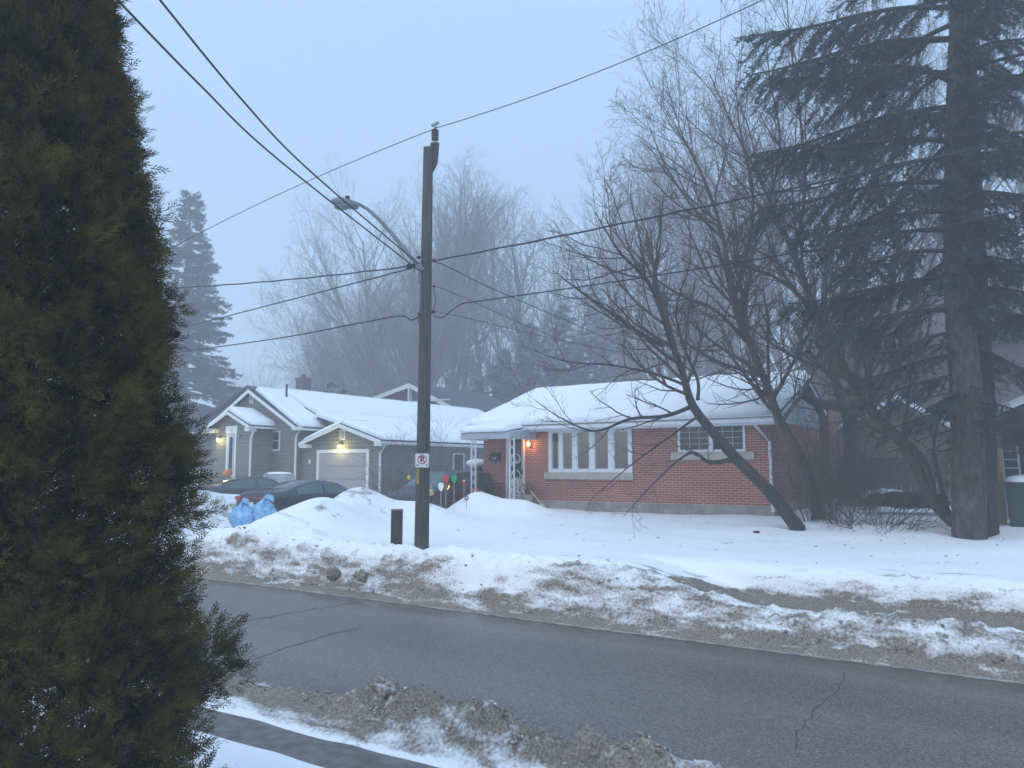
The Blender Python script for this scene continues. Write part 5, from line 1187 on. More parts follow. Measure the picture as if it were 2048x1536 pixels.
def rotdir(d, ang, az):
    ux, uy, uz = (1, 0, 0) if abs(d[2]) > .8 else (0, 0, 1)
    ax = nrm((d[1] * uz - d[2] * uy, d[2] * ux - d[0] * uz, d[0] * uy - d[1] * ux)); ay = (d[1] * ax[2] - d[2] * ax[1], d[2] * ax[0] - d[0] * ax[2], d[0] * ax[1] - d[1] * ax[0])
    c, s = cos(ang), sin(ang); ca, sa = cos(az), sin(az)
    return nrm(tuple(d[i] * c + (ax[i] * ca + ay[i] * sa) * s for i in range(3)))
def grow(P, d, L_, r, lvl, out, pr, rr):
    n = pr['seg'][min(lvl, len(pr['seg']) - 1)]; st = L_ / n; pts = [P]; dirs = [d]; wob = pr['wob']; tr = pr['trop'][min(lvl, len(pr['trop']) - 1)]
    for i in range(n):
        d = nrm((d[0] + rr.gauss(0, wob), d[1] + rr.gauss(0, wob), d[2] + rr.gauss(0, wob) + tr))
        P = (P[0] + d[0] * st, P[1] + d[1] * st, P[2] + d[2] * st); pts.append(P); dirs.append(d)
    r1 = max(r * pr['taper'], pr['rmin'] * .7); rad = [r + (r1 - r) * i / n for i in range(n + 1)]
    out.append((pts, rad, lvl)); kids(pts, dirs, rad, L_, lvl, out, pr, rr)
def kids(pts, dirs, rad, L_, lvl, out, pr, rr, f0=None, f1=1.0):
    if lvl >= pr['max']: return
    k = max(1, int(L_ * pr['dens'][lvl] + rr.random())); f0 = pr['start'] if f0 is None else f0; n = len(pts) - 1
    for j in range(k):
        f = f0 + (f1 - f0) * ((j + rr.random()) / k); x = f * n; i = min(int(x), n - 1); g = x - i
        P = tuple(pts[i][q] * (1 - g) + pts[i + 1][q] * g for q in range(3)); r = (rad[i] * (1 - g) + rad[i + 1] * g)
        ang = R(rr.uniform(*pr['ang'])); dd = rotdir(dirs[min(i + 1, n)], ang, rr.uniform(0, 2 * pi))
        ln = L_ * rr.uniform(*pr['ratio']) * (1.15 - .55 * f); ln = max(ln, pr['lmin']); ln = min(ln, pr.get('lmax', 9))
        grow(P, dd, ln, max(min(r * .62, ln * .018 + .003), pr['rmin']), lvl + 1, out, pr, rr)
def trace(pts, rads, out, sub=5, rr=random):
    """smooth polyline through world points"""
    Q = []; Rd = []
    P = [Vector(p) for p in pts]
    for i in range(len(P) - 1):
        p0, p1, p2, p3 = P[max(i - 1, 0)], P[i], P[i + 1], P[min(i + 2, len(P) - 1)]
        for k in range(sub):
            t = k / sub; v = .5 * ((2 * p1) + (p2 - p0) * t + (2 * p0 - 5 * p1 + 4 * p2 - p3) * t * t + (3 * p1 - p0 - 3 * p2 + p3) * t ** 3)
            Q.append(tuple(v)); Rd.append(rads[i] + (rads[i + 1] - rads[i]) * t)
    Q.append(tuple(P[-1])); Rd.append(rads[-1]); D = [nrm(tuple(Q[min(i + 1, len(Q) - 1)][q] - Q[max(i - 1, 0)][q] for q in range(3))) for i in range(len(Q))]
    L_ = sum((Vector(Q[i + 1]) - Vector(Q[i])).length for i in range(len(Q) - 1))
    return Q, D, Rd, L_
def finish_tree(name, label, base, out, mt, mc, trunk_lvl=0, group=None, cat='tree'):
    T = empty(name, base, label, cat, 0, group)
    a = [(p, r) for p, r, l in out if l <= trunk_lvl]; b = [(p, r) for p, r, l in out if l > trunk_lvl]
    if a: V, Q = tubes_np(a); link('trunk', npmesh('trunk', V, Q, True), T, [mt])
    if b: V, Q = tubes_np(b); link('crown', npmesh('crown', V, Q, False), T, [mc])
    return T
PRM = dict(seg=[6, 6, 5, 4, 3, 3], wob=.11, trop=[.03, .05, .06, .05, .03, .02], taper=.35, rmin=.0050, dens=[2.0, 2.6, 4.2, 5.5, 6], start=.15, ang=(28, 62), ratio=(.35, .6), lmin=.18, max=4)
def yard_tree(name, label, limbs, seed, pr, mt='bark_dark', mc='twig_red', group=None):
    rr = random.Random(seed); out = []
    for li in limbs:
        pts = [atD(*p[:3]) for p in li['p']]; Q, D, Rd, L_ = trace(pts, li['r'], out); out.append((Q, Rd, 0))
        q = dict(pr); q['dens'] = [li.get('d', pr['dens'][0]) * 1.1] + pr['dens'][1:]
        q['lmax'] = li.get('lm', 3.2)
        kids(Q, D, Rd, L_ , 0, out, q, rr, li.get('f0', .25))
    b = atD(*limbs[0]['p'][0]); return finish_tree(name, label, b, out, mt, mc)
pr = dict(PRM, ratio=(.28, .56), wob=.10, trop=[.03, .09, .07, .05])
# leaning tree in front of the bungalow
yard_tree('leaning_tree', 'bare tree leaning left in front of the small window of the brick bungalow', [
    dict(p=[(1600, 1062, 19.2), (1540, 985, 19.1), (1480, 925, 19.0), (1430, 870, 18.9), (1385, 810, 18.8), (1365, 745, 18.7), (1338, 670, 18.6), (1318, 610, 18.6), (1290, 555, 18.5), (1240, 505, 18.4), (1190, 425, 18.3)], r=[.18, .155, .14, .125, .105, .085, .07, .057, .045, .03, .010], f0=.42, d=2.4, lm=2.4),
    dict(p=[(1326, 692, 18.7), (1270, 660, 18.5), (1200, 610, 18.3), (1150, 575, 18.1), (1105, 540, 18.0)], r=[.06, .05, .035, .022, .008], f0=.1, d=2.4, lm=1.7),
    dict(p=[(1378, 815, 18.8), (1330, 832, 18.5), (1260, 838, 18.2), (1190, 862, 17.9), (1120, 835, 17.7), (1070, 800, 17.5)], r=[.06, .045, .035, .026, .016, .006], f0=.1, d=2.2, lm=1.3),
    dict(p=[(1395, 800, 18.8), (1395, 760, 18.9), (1370, 700, 19.0), (1352, 620, 19.0), (1380, 520, 19.1), (1375, 420, 19.1)], r=[.05, .042, .035, .026, .018, .006], f0=.2, d=2.2, lm=1.5),
    dict(p=[(1468, 918, 19.0), (1420, 925, 18.6), (1385, 905, 18.3), (1340, 935, 18.0), (1290, 985, 17.8), (1245, 1035, 17.6)], r=[.07, .05, .035, .02, .012, .004], f0=.2, d=2.8, lm=.8),
    dict(p=[(1400, 830, 18.8), (1330, 880, 18.4), (1250, 940, 18.1), (1180, 1000, 17.9)], r=[.04, .024, .014, .005], f0=.2, d=2.2, lm=.8),
    dict(p=[(1372, 770, 18.7), (1300, 745, 18.3), (1220, 730, 18.0), (1130, 722, 17.8), (1040, 690, 17.6)], r=[.045, .03, .022, .014, .005], f0=.15, d=2.2, lm=1.2),
    dict(p=[(1290, 555, 18.5), (1280, 480, 18.5), (1262, 400, 18.4), (1265, 350, 18.4)], r=[.035, .024, .014, .005], f0=.15, d=2.0, lm=1.1),
], 11, dict(pr, dens=[2, 3.9, 6.2, 5.5, 5], max=3, lmin=.16, rmin=.0042))
yard_tree('bare_tree', 'bare tree behind the right corner of the bungalow with trunk bending left', [
    dict(p=[(1640, 1048, 21.0), (1630, 1000, 21.0), (1605, 920, 20.9), (1560, 840, 20.8), (1530, 760, 20.7), (1490, 660, 20.7), (1462, 560, 20.6), (1440, 450, 20.6), (1400, 340, 20.5), (1350, 250, 20.5)], r=[.19, .15, .13, .115, .10, .088, .07, .052, .034, .010], f0=.28, d=2.2, lm=3.0),
    dict(p=[(1500, 690, 20.7), (1430, 620, 20.4), (1360, 590, 20.2), (1290, 540, 20.1), (1240, 480, 20)], r=[.06, .045, .03, .02, .006], f0=.1, d=2.2, lm=1.7),
    dict(p=[(1470, 590, 20.6), (1500, 480, 20.8), (1505, 380, 20.9), (1480, 260, 21), (1470, 140, 21)], r=[.07, .055, .04, .025, .006], f0=.1, d=2.2, lm=2.0),
    dict(p=[(1448, 480, 20.6), (1390, 420, 20.4), (1330, 330, 20.3), (1290, 230, 20.2)], r=[.045, .034, .02, .006], f0=.1, d=2.2, lm=1.6),
    dict(p=[(1545, 800, 20.8), (1600, 700, 21), (1650, 600, 21.3), (1690, 480, 21.5)], r=[.06, .045, .03, .008], f0=.1, d=2.2, lm=1.8),
], 23, dict(pr, dens=[2, 3.6, 5.6, 5], max=3, lmin=.2), 'bark_olive')
yard_tree('bare_tree', 'wide bare tree growing left from behind the spruce trunk', [
    dict(p=[(1915, 1052, 18.6), (1865, 1000, 19), (1830, 930, 19.2), (1780, 860, 19.5), (1720, 790, 19.8), (1670, 700, 20), (1620, 590, 20.2), (1570, 470, 20.4), (1520, 360, 20.5), (1465, 250, 20.6), (1420, 150, 20.7)], r=[.17, .14, .12, .105, .095, .085, .072, .055, .038, .025, .01], f0=.25, d=1.9, lm=3.2),
    dict(p=[(1870, 1005, 19), (1850, 930, 18.9), (1800, 870, 18.9), (1740, 830, 18.9), (1700, 800, 18.9)], r=[.09, .08, .06, .04, .02], f0=.3, d=1.6, lm=1.2),
    dict(p=[(1630, 620, 20.2), (1560, 560, 20.0), (1480, 530, 19.8), (1400, 500, 19.7)], r=[.06, .045, .03, .01], f0=.1, d=2.2, lm=2.0),
    dict(p=[(1590, 510, 20.4), (1610, 380, 20.7), (1600, 230, 21), (1580, 80, 21.3), (1570, -60, 21.6)], r=[.06, .05, .035, .02, .006], f0=.1, d=2.2, lm=2.4),
    dict(p=[(1540, 400, 20.5), (1560, 280, 20.6), (1540, 160, 20.7), (1530, 50, 20.8)], r=[.05, .035, .02, .006], f0=.1, d=2.2, lm=2.0),
    dict(p=[(1720, 790, 19.8), (1760, 680, 20.2), (1790, 560, 20.6), (1780, 420, 21)], r=[.07, .05, .035, .01], f0=.1, d=1.8, lm=2.0),
    dict(p=[(1895, 1020, 18.8), (1880, 960, 18.9), (1868, 880, 19), (1900, 780, 19.2)], r=[.06, .05, .035, .02], f0=.3, d=1.6, lm=1.0),
], 37, dict(pr, dens=[2, 3.5, 5.4, 5], max=3, lmin=.2), 'bark_olive', 'twig_red')
yard_tree('broken_limb_tree', 'thick old tree with sawn horizontal limb behind the bungalow corner', [
    dict(p=[(1700, 1000, 24.5), (1705, 930, 24.5), (1700, 860, 24.4), (1690, 815, 24.3), (1640, 808, 24), (1600, 785, 23.8), (1563, 766, 23.6)], r=[.28, .24, .21, .19, .16, .14, .12], f0=.6, d=1.2, lm=1.2),
    dict(p=[(1690, 830, 24.4), (1750, 800, 24.8), (1830, 640, 25.2), (1800, 500, 25.6), (1740, 330, 26), (1700, 200, 26)], r=[.2, .19, .17, .13, .08, .02], f0=.2, d=1.8, lm=3.0),
    dict(p=[(1700, 850, 24.4), (1660, 720, 25), (1650, 560, 25.5), (1690, 400, 26), (1650, 250, 26.3)], r=[.15, .13, .1, .06, .015], f0=.15, d=1.8, lm=2.6),
], 41, dict(pr, dens=[2, 2.8, 4, 4], max=3, lmin=.2, rmin=.006), 'bark_olive', 'twig_grey')
def bush(name, label, c, n, h, spread, seed, m='twig_red', lean=0, cat='shrub', dens=(3.5, 4), rmin=.0035, group=None):
    rr = random.Random(seed); out = []; p = dict(PRM, dens=[dens[0], dens[1], 4], max=2, wob=.13, trop=[.03, .0, 0], start=.15, ang=(20, 60), ratio=(.3, .55), lmin=.12, rmin=rmin)
    for k in range(n):
        a = rr.uniform(0, 2 * pi); q = rr.uniform(0, .35) * spread; b = (c[0] + q * cos(a), c[1] + q * sin(a), gz(c[0] + q * cos(a), c[1] + q * sin(a)) - .05)
        d = nrm((cos(a) * rr.uniform(.1, spread), sin(a) * rr.uniform(.1, spread), 1.0)); grow(b, d, h * rr.uniform(.6, 1.1), rmin * rr.uniform(1.5, 3), 0, out, p, rr)
    T = empty(name, (c[0], c[1], gz(*c[:2])), label, cat, 0, group); V, Q = tubes_np([(a, b) for a, b, l in out]); link('stems', npmesh('stems', V, Q), T, [m]); return T
def bp(px, py, D): q = atD(px, py, D); return (q.x, q.y)
bush('twiggy_shrub', 'arching bare shrub tangle on the snow left of the spruce trunk', bp(1760, 1080, 18.8), 64, 1.15, 2.6, 3, dens=(4, 4.5), rmin=.0042)
bush('twiggy_shrub', 'low bare shrub between the two leaning trunks and the arching tangle', bp(1690, 1065, 19.6), 24, 1.6, 1.2, 5, rmin=.0042)
bush('twiggy_shrub', 'tall bare shrub in front of the dark side wall of the brick bungalow', bp(1660, 1040, 20.6), 32, 3.1, .6, 7, 'twig_grey', rmin=.0045, dens=(3, 3))
bush('twiggy_shrub', 'bare reddish shrub standing before the board fence', bp(1735, 1020, 23.5), 36, 2.1, .9, 9, 'twig_grey', rmin=.0045, dens=(3, 3))
bush('twiggy_shrub', 'bare shrub close behind the base of the leaning tree', bp(1625, 1040, 20.2), 22, 2.4, .7, 13, 'twig_red', rmin=.0042, dens=(3, 3))
bush('twiggy_shrub', 'bare shrub with small seed heads before the grey side wall, left of the pole', bp(800, 985, 24.3), 16, 2.6, .8, 15, 'twig_grey', dens=(2.4, 2.5))
bush('twiggy_shrub', 'bare shrub before the grey side wall, right of the pole', bp(885, 990, 26.5), 16, 3.1, .6, 17, 'twig_grey', dens=(2.4, 2.5))
bush('reddish_hedge', 'row of thin reddish stems in front of the long grey side wall', bp(850, 985, 28.5), 110, 1.7, 2.6, 19, 'twig_red', cat='hedge', dens=(2.5, 2.5), rmin=.005)
bush('sapling', 'thin young sapling in front of the grey house window', bp(511, 975, 24.5), 3, 2.5, .12, 21, 'twig_grey', dens=(1.5, 1.5), cat='tree')
lumpy('low_evergreen', 'low brown evergreen mound behind the shrub tangle', 'shrub', tuple(atD(1815, 1000, 22)) , (1.1, .5, .22), 'hedge_brown', 5, None, 4, .4, 4)
for i, (px, py, D, r) in enumerate(((1770, 985, 25.5, (1.1, .6, .35)), (1850, 975, 25.0, (.6, .5, .3)))):
    q = atD(px, py, D); lumpy('snow_pile', ('long snow pile in front of the board fence', 'short snow pile right of the long one by the spruce trunk')[i], 'snow pile', (q.x, q.y, q.z - .1), r, 'roof_snow', 5 + i, None, 4, .12)
# background trees
BG = dict(PRM, seg=[8, 6, 5, 4, 3], wob=.09, trop=[.04, .07, .06, .04, .03], dens=[1.1, 1.1, 1.5, 1.7, 2], start=.12, ang=(22, 50), ratio=(.36, .60), lmin=.4, max=4, rmin=.008, taper=.3, lmax=7)
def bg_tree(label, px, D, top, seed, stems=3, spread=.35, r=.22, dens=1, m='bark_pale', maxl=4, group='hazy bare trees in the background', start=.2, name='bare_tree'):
    rr = random.Random(seed); b = atD(px, 900, D); z0 = 1.2; zt = atD(px, top, D).z; H = zt - z0; out = []
    p = dict(BG, max=maxl); p['dens'] = [x * dens for x in BG['dens']]; p['start'] = start
    for k in range(stems):
        a = 2 * pi * (k + rr.random()) / stems; sp = spread * rr.uniform(.4, 1) if stems > 1 else .03
        d = nrm((cos(a) * sp, sin(a) * sp, 1)); grow((b.x + .15 * cos(a), b.y + .15 * sin(a), z0), d, H * rr.uniform(.82, .98), r * rr.uniform(.7, 1), 0, out, p, rr)
    finish_tree(name, label, (b.x, b.y, z0), out, m, m, 0, group)
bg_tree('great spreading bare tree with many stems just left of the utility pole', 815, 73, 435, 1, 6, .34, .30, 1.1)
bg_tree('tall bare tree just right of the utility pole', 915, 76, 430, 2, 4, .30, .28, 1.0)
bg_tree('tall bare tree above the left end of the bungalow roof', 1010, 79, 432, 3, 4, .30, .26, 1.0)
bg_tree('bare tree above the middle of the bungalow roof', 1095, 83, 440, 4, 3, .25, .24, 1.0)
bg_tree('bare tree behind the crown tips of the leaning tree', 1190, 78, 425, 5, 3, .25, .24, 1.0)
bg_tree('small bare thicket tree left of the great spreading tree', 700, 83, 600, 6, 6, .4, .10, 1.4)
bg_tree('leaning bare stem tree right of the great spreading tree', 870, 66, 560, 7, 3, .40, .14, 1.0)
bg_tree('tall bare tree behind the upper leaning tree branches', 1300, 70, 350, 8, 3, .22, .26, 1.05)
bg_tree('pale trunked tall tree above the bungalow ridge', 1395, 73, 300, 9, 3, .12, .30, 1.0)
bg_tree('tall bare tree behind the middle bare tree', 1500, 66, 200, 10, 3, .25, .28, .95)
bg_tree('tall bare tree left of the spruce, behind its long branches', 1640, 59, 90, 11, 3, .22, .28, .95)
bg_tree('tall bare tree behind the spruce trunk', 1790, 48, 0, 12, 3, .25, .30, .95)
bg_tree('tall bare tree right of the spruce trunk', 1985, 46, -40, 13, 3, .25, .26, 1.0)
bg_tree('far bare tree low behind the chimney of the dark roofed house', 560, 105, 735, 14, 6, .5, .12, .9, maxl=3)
# ------------------------------------------------------------ evergreens
def fol_mesh(name, C, D, U, S, tmpl, m, parent):
    """bake template triangles (k,3,3) at centres C, axis D (forward), U (up), scale S"""
    n = len(C); k = tmpl.shape[0]
    D = D / (np.linalg.norm(D, axis=1, keepdims=True) + 1e-9); Rt = np.cross(D, U); Rt /= np.linalg.norm(Rt, axis=1, keepdims=True) + 1e-9; U2 = np.cross(Rt, D)
    t = tmpl.reshape(-1, 3)
    V = C[:, None, :] + S[:, None, None] * (t[None, :, 0:1] * Rt[:, None, :] + t[None, :, 1:2] * D[:, None, :] + t[None, :, 2:3] * U2[:, None, :])
    V = V.reshape(-1, 3); Fc = np.arange(len(V)).reshape(-1, 3); return link(name, npmesh(name, V, Fc), parent, [m])
def tmpl_brush(n, w, l, seed, spread=1.):     # bottle brush twig: needles round a stem along +y
    r = np.random.default_rng(seed); T = []
    for i in range(n):
        y = r.random(); a = r.random() * 2 * pi; ax = np.array([cos(a), .55 * spread, sin(a)]); ax /= np.linalg.norm(ax)
        b = np.array([0, y, 0]); tip = b + ax * l * r.uniform(.7, 1.2); pd = np.cross(ax, [0, 1, .01]); pd = pd / np.linalg.norm(pd) * w * .5
        T.append([b - pd, b + pd, tip])
    return np.array(T)
def tmpl_fan(n, seed):        # flattish cedar spray
    r = np.random.default_rng(seed); T = []
    for i in range(n):
        y = i / n * .75; sg = 1 if i % 2 else -1; a = sg * R(r.uniform(18, 52)); ln = (.36 * (1 - y * .7)) * r.uniform(.7, 1.1); z = r.normal(0, .10)
        b = np.array([sg * .02, y, r.normal(0, .03)]); tip = b + np.array([sin(a) * ln, cos(a) * ln, z]); w = .030; q = np.array([cos(a) * w, -sin(a) * w, 0])
        mid = b + (tip - b) * .55; T.append([b - q * .4, mid + q, mid - q]); T.append([mid - q, mid + q, tip])
    T.append([[-.03, 0, 0], [.03, 0, 0], [0, 1.05, .02]]); return np.array(T)
def conifer(name, label, px, D, base_py, top_py, rmax, seed, m='far_needle', nb=300, w=.10, group=None, droop=-.25, zlow=.1, lenf=None, cat='tree', gaps=.25, sprig=.55, den=5):
    r = np.random.default_rng(seed); b = atD(px, base_py, D); zt = atD(px, top_py, D).z; z0 = 1.2; H = zt - z0
    T = empty(name, (b.x, b.y, z0), label, cat, 0, group)
    MB().tube([(b.x, b.y, z0 - .3), (b.x, b.y, z0 + H * .5), (b.x, b.y, zt)], [.03 * H * .8, .015 * H, .01], 8).build('trunk', 'spruce_bark_dark', T, True)
    C = []; Dd = []; S = []; polys = []
    for i in range(nb):
        f = zlow + (1 - zlow) * (i + r.random()) / nb; z = z0 + H * f; a = r.random() * 2 * pi
        tier = .78 + .24 * math.sin(f * 31 + seed) * .5 + .25 * (r.random() - .5)
        ln = rmax * min(1, (1 - f) * 1.35 + .04) * tier * (1 if r.random() > gaps * .4 else .55) + .2
        d0 = np.array([cos(a), sin(a), .10 + .5 * f ** 3]); P = np.array([b.x, b.y, z]); pts = [P]
        n = 6
        for k in range(n):
            d0[2] += (droop if k < 3 else .16) * .55; d = d0 / np.linalg.norm(d0); P = P + d * ln / n; pts.append(P)
        polys.append(([tuple(p) for p in pts], [.02 + .012 * ln * (1 - k / 7) for k in range(7)]))
        ns = int(ln * den * 2) + 3
        for s in range(ns):
            g = r.uniform(.12, 1) ** .8; x = g * n; k = min(int(x), n - 1); q = pts[k] + (pts[k + 1] - pts[k]) * (x - k); dd = pts[k + 1] - pts[k]; dd = dd / np.linalg.norm(dd)
            side = np.cross(dd, [0, 0, 1]); sd = r.choice([-1, 1]); v = dd * .8 + side * sd * r.uniform(.3, .9) + np.array([0, 0, -r.uniform(.1, .7)])
            C.append(q); Dd.append(v); S.append(sprig * r.uniform(.5, 1.1) * (.6 + .4 * (1 - f)))
    V, Q = tubes_np(polys)
    if nb > 60: link('branches', npmesh('branches', V, Q), T, ['spruce_bark_dark'])
    C = np.array(C); Dd = np.array(Dd); S = np.array(S); U = np.tile([0.1, 0.2, 1.], (len(C), 1))
    fol_mesh('crown', C, Dd, U, S, tmpl_brush(26, .13, .30, seed), m, T)
conifer('spruce_tree', 'tall hazy spruce standing left of the grey house behind the near cedar', 355, 68, 965, 385, 6.7, 3, nb=380, sprig=1.05, den=3.2)
for i, (px, D, tp, rm, lab) in enumerate(((955, 72, 760, 2.5, 'small dark conifer at the left end of the evergreen clump'), (1010, 74, 700, 3.7, 'dark hazy conifer above the left roof slope of the bungalow'), (1065, 76, 650, 4.1, 'tall hazy conifer second from left in the evergreen clump behind the bungalow'), (1130, 75, 610, 4.2, 'tall hazy conifer in the middle of the evergreen clump behind the bungalow'),
        (1195, 77, 570, 4.4, 'tallest hazy conifer behind the bungalow ridge'), (1255, 78, 640, 3.9, 'hazy conifer right of the tallest one behind the bungalow'))):
    conifer('conifer_tree', lab, px, D, 950, tp, rm, 20 + i, nb=170, sprig=1.1, den=2.3, group='hazy conifers behind the bungalow')
for i, (px, lab) in enumerate(((652, 'left tiny conifer tip above the dark roof'), (674, 'right tiny conifer tip above the dark roof'))):
    conifer('conifer_tree', lab, px, 58, 900, 764 + 4 * i, 1.2, 40 + i, nb=50, sprig=.7, den=2)
# big blue spruce
def blue_spruce():
    r = np.random.default_rng(5); rr = random.Random(5)
    b = atD(1950, 1088, 17.6); z0 = gz(b.x, b.y) - .2
    T = empty('blue_spruce', (b.x, b.y, z0), 'huge blue green spruce with twin rough trunks at the right edge of the yard', 'tree')
    ax = [atD(*p) for p in ((1938, 1110, 17.6), (1936, 960, 17.6), (1932, 800, 17.6), (1920, 640, 17.6), (1912, 480, 17.6), (1912, 240, 17.6), (1915, 0, 17.6), (1916, -300, 17.6))]
    ax2 = [atD(*p) for p in ((1968, 1100, 18.0), (1966, 1000, 18.0), (1964, 800, 18.05), (1956, 640, 18.05), (1950, 480, 18.0), (1942, 240, 17.9), (1935, 0, 17.8), (1930, -200, 17.8))]
    def trunk(pts, rad, nm, m, seed):
        Q, D, Rd, L_ = trace(pts, rad, None, 34); n = 72; V = []; Fc = []
        for i, (p, rd) in enumerate(zip(Q, Rd)):
            a = 2 * pi * np.arange(n) / n; nz = 1 + .20 * fbm(a * 5 + seed, p[2] * 2.2 + 0 * a, 3, seed, .6) + .05 * np.sin(a * 5 + seed) + .14 * np.abs(fbm(a * 9 + seed, p[2] * 7 + 0 * a, 3, seed + 3, .7))
            V += list(zip(p[0] + rd * nz * np.cos(a), p[1] + rd * nz * np.sin(a), [p[2]] * n))
        for i in range(len(Q) - 1):
            for k in range(n): Fc.append((i * n + k, i * n + (k + 1) % n, (i + 1) * n + (k + 1) % n, (i + 1) * n + k))
        link(nm, npmesh(nm, V, Fc, True), T, [m])
    trunk(ax, [.35, .33, .32, .30, .27, .22, .17, .10], 'trunk', 'spruce_bark', 1)
    trunk(ax2, [.30, .27, .25, .23, .20, .16, .12, .08], 'trunk', 'spruce_bark_dark', 2)
    axis = [np.array(p) for p in ax]; zs = [p[2] for p in axis]
    def axp(z): return np.array([np.interp(z, zs, [p[q] for p in axis]) for q in range(3)])
    C = []; Dd = []; S = []; polys = []; C2 = []; D2 = []; S2 = []
    rgt = np.array([cos(YAW), sin(YAW), 0]); zmin = 3.2; zmax = 16.5
    def limb(z, a, ln, rise, dr, clump=1.0, dead=False, rad=None, start=.14):
        P = axp(z); d0 = rgt * cos(a) + np.array([FWD.x, FWD.y, 0]) * sin(a); d0 = np.array([d0[0], d0[1], rise]); pts = [P]; n = 9
        for k in range(n):
            d0[2] += dr * (1 if k < 6 else -1.2); d0[:2] += r.normal(0, .05, 2); d = d0 / np.linalg.norm(d0); P = P + d * ln / n; pts.append(P)
        polys.append(([tuple(p) for p in pts], [(rad or .03 + .009 * ln) * (1 - .085 * k) for k in range(n + 1)]))
        if dead:
            for s in range(int(ln * 9)):
                g = r.uniform(.2, 1); x = g * n; k = min(int(x), n - 1); q = pts[k]; dd = pts[k + 1] - pts[k]; dd /= np.linalg.norm(dd)
                v = dd + np.cross(dd, [0, 0, 1]) * r.normal(0, .7) + np.array([0, 0, r.normal(-.3, .4)]); v /= np.linalg.norm(v); l_ = r.uniform(.15, .6)
                polys.append(([tuple(q), tuple(q + v * l_ * .5), tuple(q + v * l_ + np.array([0, 0, -.05]))], [.007, .005, .003]))
            return
        ns = int(ln * 10)
        for s in range(ns):
            g = start + (1 - start) * (s + r.random()) / ns; x = g * n; k = min(int(x), n - 1); q = pts[k] + (pts[k + 1] - pts[k]) * (x - k); dd = pts[k + 1] - pts[k]; dd = dd / np.linalg.norm(dd)
            sd = 1 if s % 2 else -1; side = np.cross(dd, [0, 0, 1]) * sd; l2 = ln * (.27 * (1 - abs(g - .45)) + .05) * r.uniform(.6, 1.15)
            v = dd * .75 + side * r.uniform(.3, .75) + np.array([0, 0, -r.uniform(.35, .95)]); v /= np.linalg.norm(v)
            p2 = q + v * l2 * .55 ; v2 = v + np.array([0, 0, -.35]); v2 /= np.linalg.norm(v2); p3 = p2 + v2 * l2 * .45
            polys.append(([tuple(q), tuple(p2), tuple(p3)], [.011, .007, .004]))
            if r.random() > clump: continue
            m_ = max(3, int(l2 * 24))
            for t in range(m_):
                h = (t + r.random()) / m_; c = q + (p2 - q) * (h / .55) if h < .55 else p2 + (p3 - p2) * ((h - .55) / .45)
                w = v * .7 + np.cross(v, [0, 0, 1]) * r.normal(0, .6) + np.array([0, 0, r.normal(-.18, .35)])
                C.append(c); Dd.append(w); S.append(r.uniform(.13, .26))
    N = 46
    for i in range(N):
        f = i / N; z = zmin + 2.9 + (zmax - zmin - 2.9) * f; a = i * 2.39996 + r.normal(0, .3)
        ln = (3.3 + 1.3 * min(1, f * 2.2)) * (1 - .30 * max(0, f - .55) / .45) * r.uniform(.72, 1.08)
        am = a % (2 * pi)
        if 1.15 * pi < am < 1.85 * pi: ln *= .5 if i % 2 else .8
        limb(z, a, ln, .12 + .1 * f, -.07, clump=.42 + .36 * min(1, f * 2))
    # long left limbs seen in the sky
    for z, ln, a in ((13.7, 4.9, pi), (12.9, 4.9, pi - .1), (12.0, 4.9, pi + .05), (11.2, 4.6, pi - .25), (10.3, 4.5, pi + .2), (9.3, 4.6, pi), (8.6, 3.7, pi - .1), (7.6, 3.4, pi + .25), (6.9, 3.9, pi - .15), (6.2, 3.6, pi + .1)):
        limb(z, a, ln, .10, -.065, .82, start=.22)
    for k in range(26): limb(6.3 + k * .36, 1.5 * pi + (.8 if k % 2 else -.8) * r.uniform(.1, 1), r.uniform(1.4, 2.4), .12, -.09, 1.0, start=.05)
    for z, ln, a, cl in ((5.7, 2.6, pi + .2, .6), (5.2, 2.3, pi - .35, .75), (4.7, 2.6, pi + .1, .6), (4.3, 1.9, pi + .5, .8), (3.9, 2.2, pi - .2, .5), (5.4, 1.9, .2, .8), (4.9, 1.6, -.4, .8), (4.1, 1.3, -.9, .7), (3.7, 1.0, -1.2, .8), (6.3, 2.4, -.2, .9), (5.9, 1.8, -1.2, .9), (7.2, 2.2, -1.4, 1), (8.3, 2.2, -1.7, 1), (9.8, 2.1, -1.5, 1), (11.3, 1.9, -1.7, 1)):
        limb(z, a, ln, .0, -.07, cl)
    for k in range(34): z = r.uniform(3.0, 6.8); limb(z, r.uniform(pi - 1.6, pi + 1.3) if k % 3 else r.uniform(-1.5, .6), r.uniform(.6, 1.9), -.1, -.05, dead=True, rad=.02)
    V, Q = tubes_np(polys); link('branches', npmesh('branches', V, Q), T, ['bark_dark'])
    C = np.array(C); U = np.tile([0.05, 0.1, 1.], (len(C), 1)); print('spruce sprigs', len(C))
    fol_mesh('crown', C, np.array(Dd), U, np.array(S), tmpl_brush(15, .11, .30, 3), 'spruce_needle', T)
    # hanging dead needles on the trunk
    n = 700; zz = r.uniform(2.1, 4.4, n); c = np.array([axp(z) for z in zz]); an = r.uniform(pi * .75, 1.75 * pi, n); c += (rgt[None] * np.cos(an)[:, None] + np.array([FWD.x, FWD.y, 0])[None] * np.sin(an)[:, None]) * (.34 + .1 * r.random((n, 1)))
    fol_mesh('dead_twigs', c, np.stack([r.normal(0, .3, n), r.normal(0, .3, n), -np.ones(n)], 1), np.tile([1., .2, .1], (n, 1)), r.uniform(.12, .3, n), tmpl_brush(7, .07, .3, 5), 'spruce_dead', T)
blue_spruce()
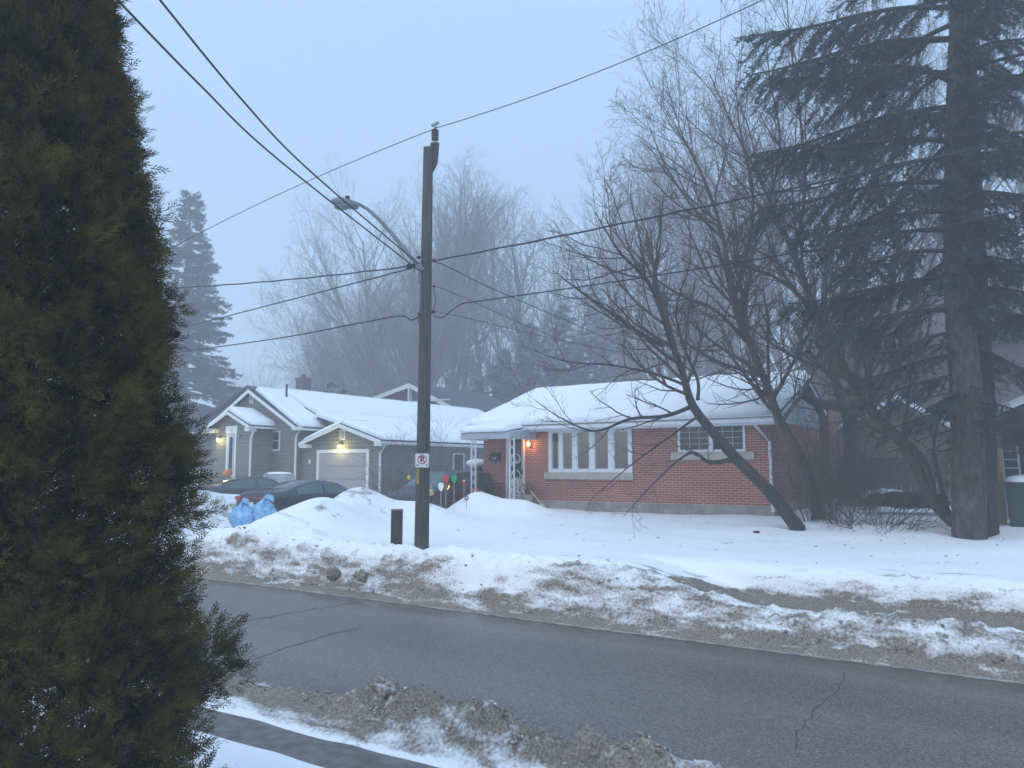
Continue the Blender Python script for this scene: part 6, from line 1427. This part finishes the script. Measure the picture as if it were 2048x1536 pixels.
# near cedar
def cedar():
    r = np.random.default_rng(12); c0 = atD(10, 1300, 4.7); x0, y0 = c0.x, c0.y
    T = empty('cedar_tree', (x0, y0, .3), 'tall dark green cedar close to the camera filling the left side', 'tree')
    zr = np.array([.2, .8, 1.3, 1.6, 2.0, 2.5, 3.1, 3.6, 4.0, 4.6, 5.3, 6.2, 7.3]); rr_ = np.array([1.06, 1.16, 1.29, 1.20, 1.05, .97, .92, .87, .81, .62, .44, .30, .05])
    C = []; D = []; S = []; polys = [([(x0, y0, .1), (x0, y0, 3), (x0, y0, 7.2)], [.13, .09, .01])]
    n = 760
    for i in range(n):
        z = .25 + 6.8 * r.random() ** 1.05; a = r.random() * 2 * pi; R0 = float(np.interp(z, zr, rr_)); rad = R0 * (r.uniform(.86, 1.02) + .5 * float(fbm(np.array([3 * cos(a) + 5]), np.array([3 * sin(a) + z * 2.3]), 2, 6)[0])) - .12
        cc = np.array([x0 + rad * cos(a), y0 + rad * sin(a), z]); out = np.array([cos(a), sin(a), .45]); out /= np.linalg.norm(out)
        if i % 3 == 0: polys.append(([(x0, y0, z - .5 * rad), tuple(cc * .6 + np.array([x0, y0, z - .35 * rad]) * .4), tuple(cc)], [.012, .008, .004]))
        cs = r.uniform(.12, .26); k = int(34 * (cs / .16) ** 1.6)
        v = r.normal(0, 1, (k, 3)) + out * .5; v /= np.linalg.norm(v, axis=1, keepdims=True); q = cc + v * cs * (.25 + .6 * r.random((k, 1))) * np.array([.85, .85, 1.1])
        dd = v * 1.0 + out * .35 + np.array([0, 0, .3]) + r.normal(0, .18, (k, 3)); C.append(q); D.append(dd); S.append(r.uniform(.07, .15, k))
    # inner fill
    k = 34000; z = .2 + 6.8 * r.random(k); a = r.random(k) * 2 * pi; rad = np.interp(z, zr, rr_) * r.random(k) ** .42 * .84
    C.append(np.stack([x0 + rad * np.cos(a), y0 + rad * np.sin(a), z], 1)); D.append(np.stack([np.cos(a), np.sin(a), .6 + 0 * a], 1) + r.normal(0, .5, (k, 3))); S.append(r.uniform(.12, .20, k))
    C = np.concatenate(C); D = np.concatenate(D); S = np.concatenate(S); U = r.normal(0, 1, C.shape); print('cedar sprays', len(C))
    V, Q = tubes_np(polys); link('trunk', npmesh('trunk', V, Q), T, ['bark_dark'])
    fol_mesh('crown', C, D, U, S, tmpl_fan(11, 4), 'cedar_leaf', T)
cedar()
# ------------------------------------------------------------ haze
hz = MB().box(-130, 60, -12, 112, -1.2, 42).build('haze', 'cable'); hz.data.materials.clear()
hm = bpy.data.materials.new('haze'); hm.use_nodes = True; n = hm.node_tree; n.nodes.clear()
o = n.nodes.new('ShaderNodeOutputMaterial'); v = n.nodes.new('ShaderNodeVolumePrincipled'); v.inputs['Color'].default_value = (.96, .98, 1, 1)
v.inputs['Density'].default_value = .0057; v.inputs['Anisotropy'].default_value = .2; n.links.new(v.outputs[0], o.inputs['Volume'])
hz.data.materials.append(hm); tag(hz, 'pale cold mist filling the whole street', 'haze', None, 'stuff')
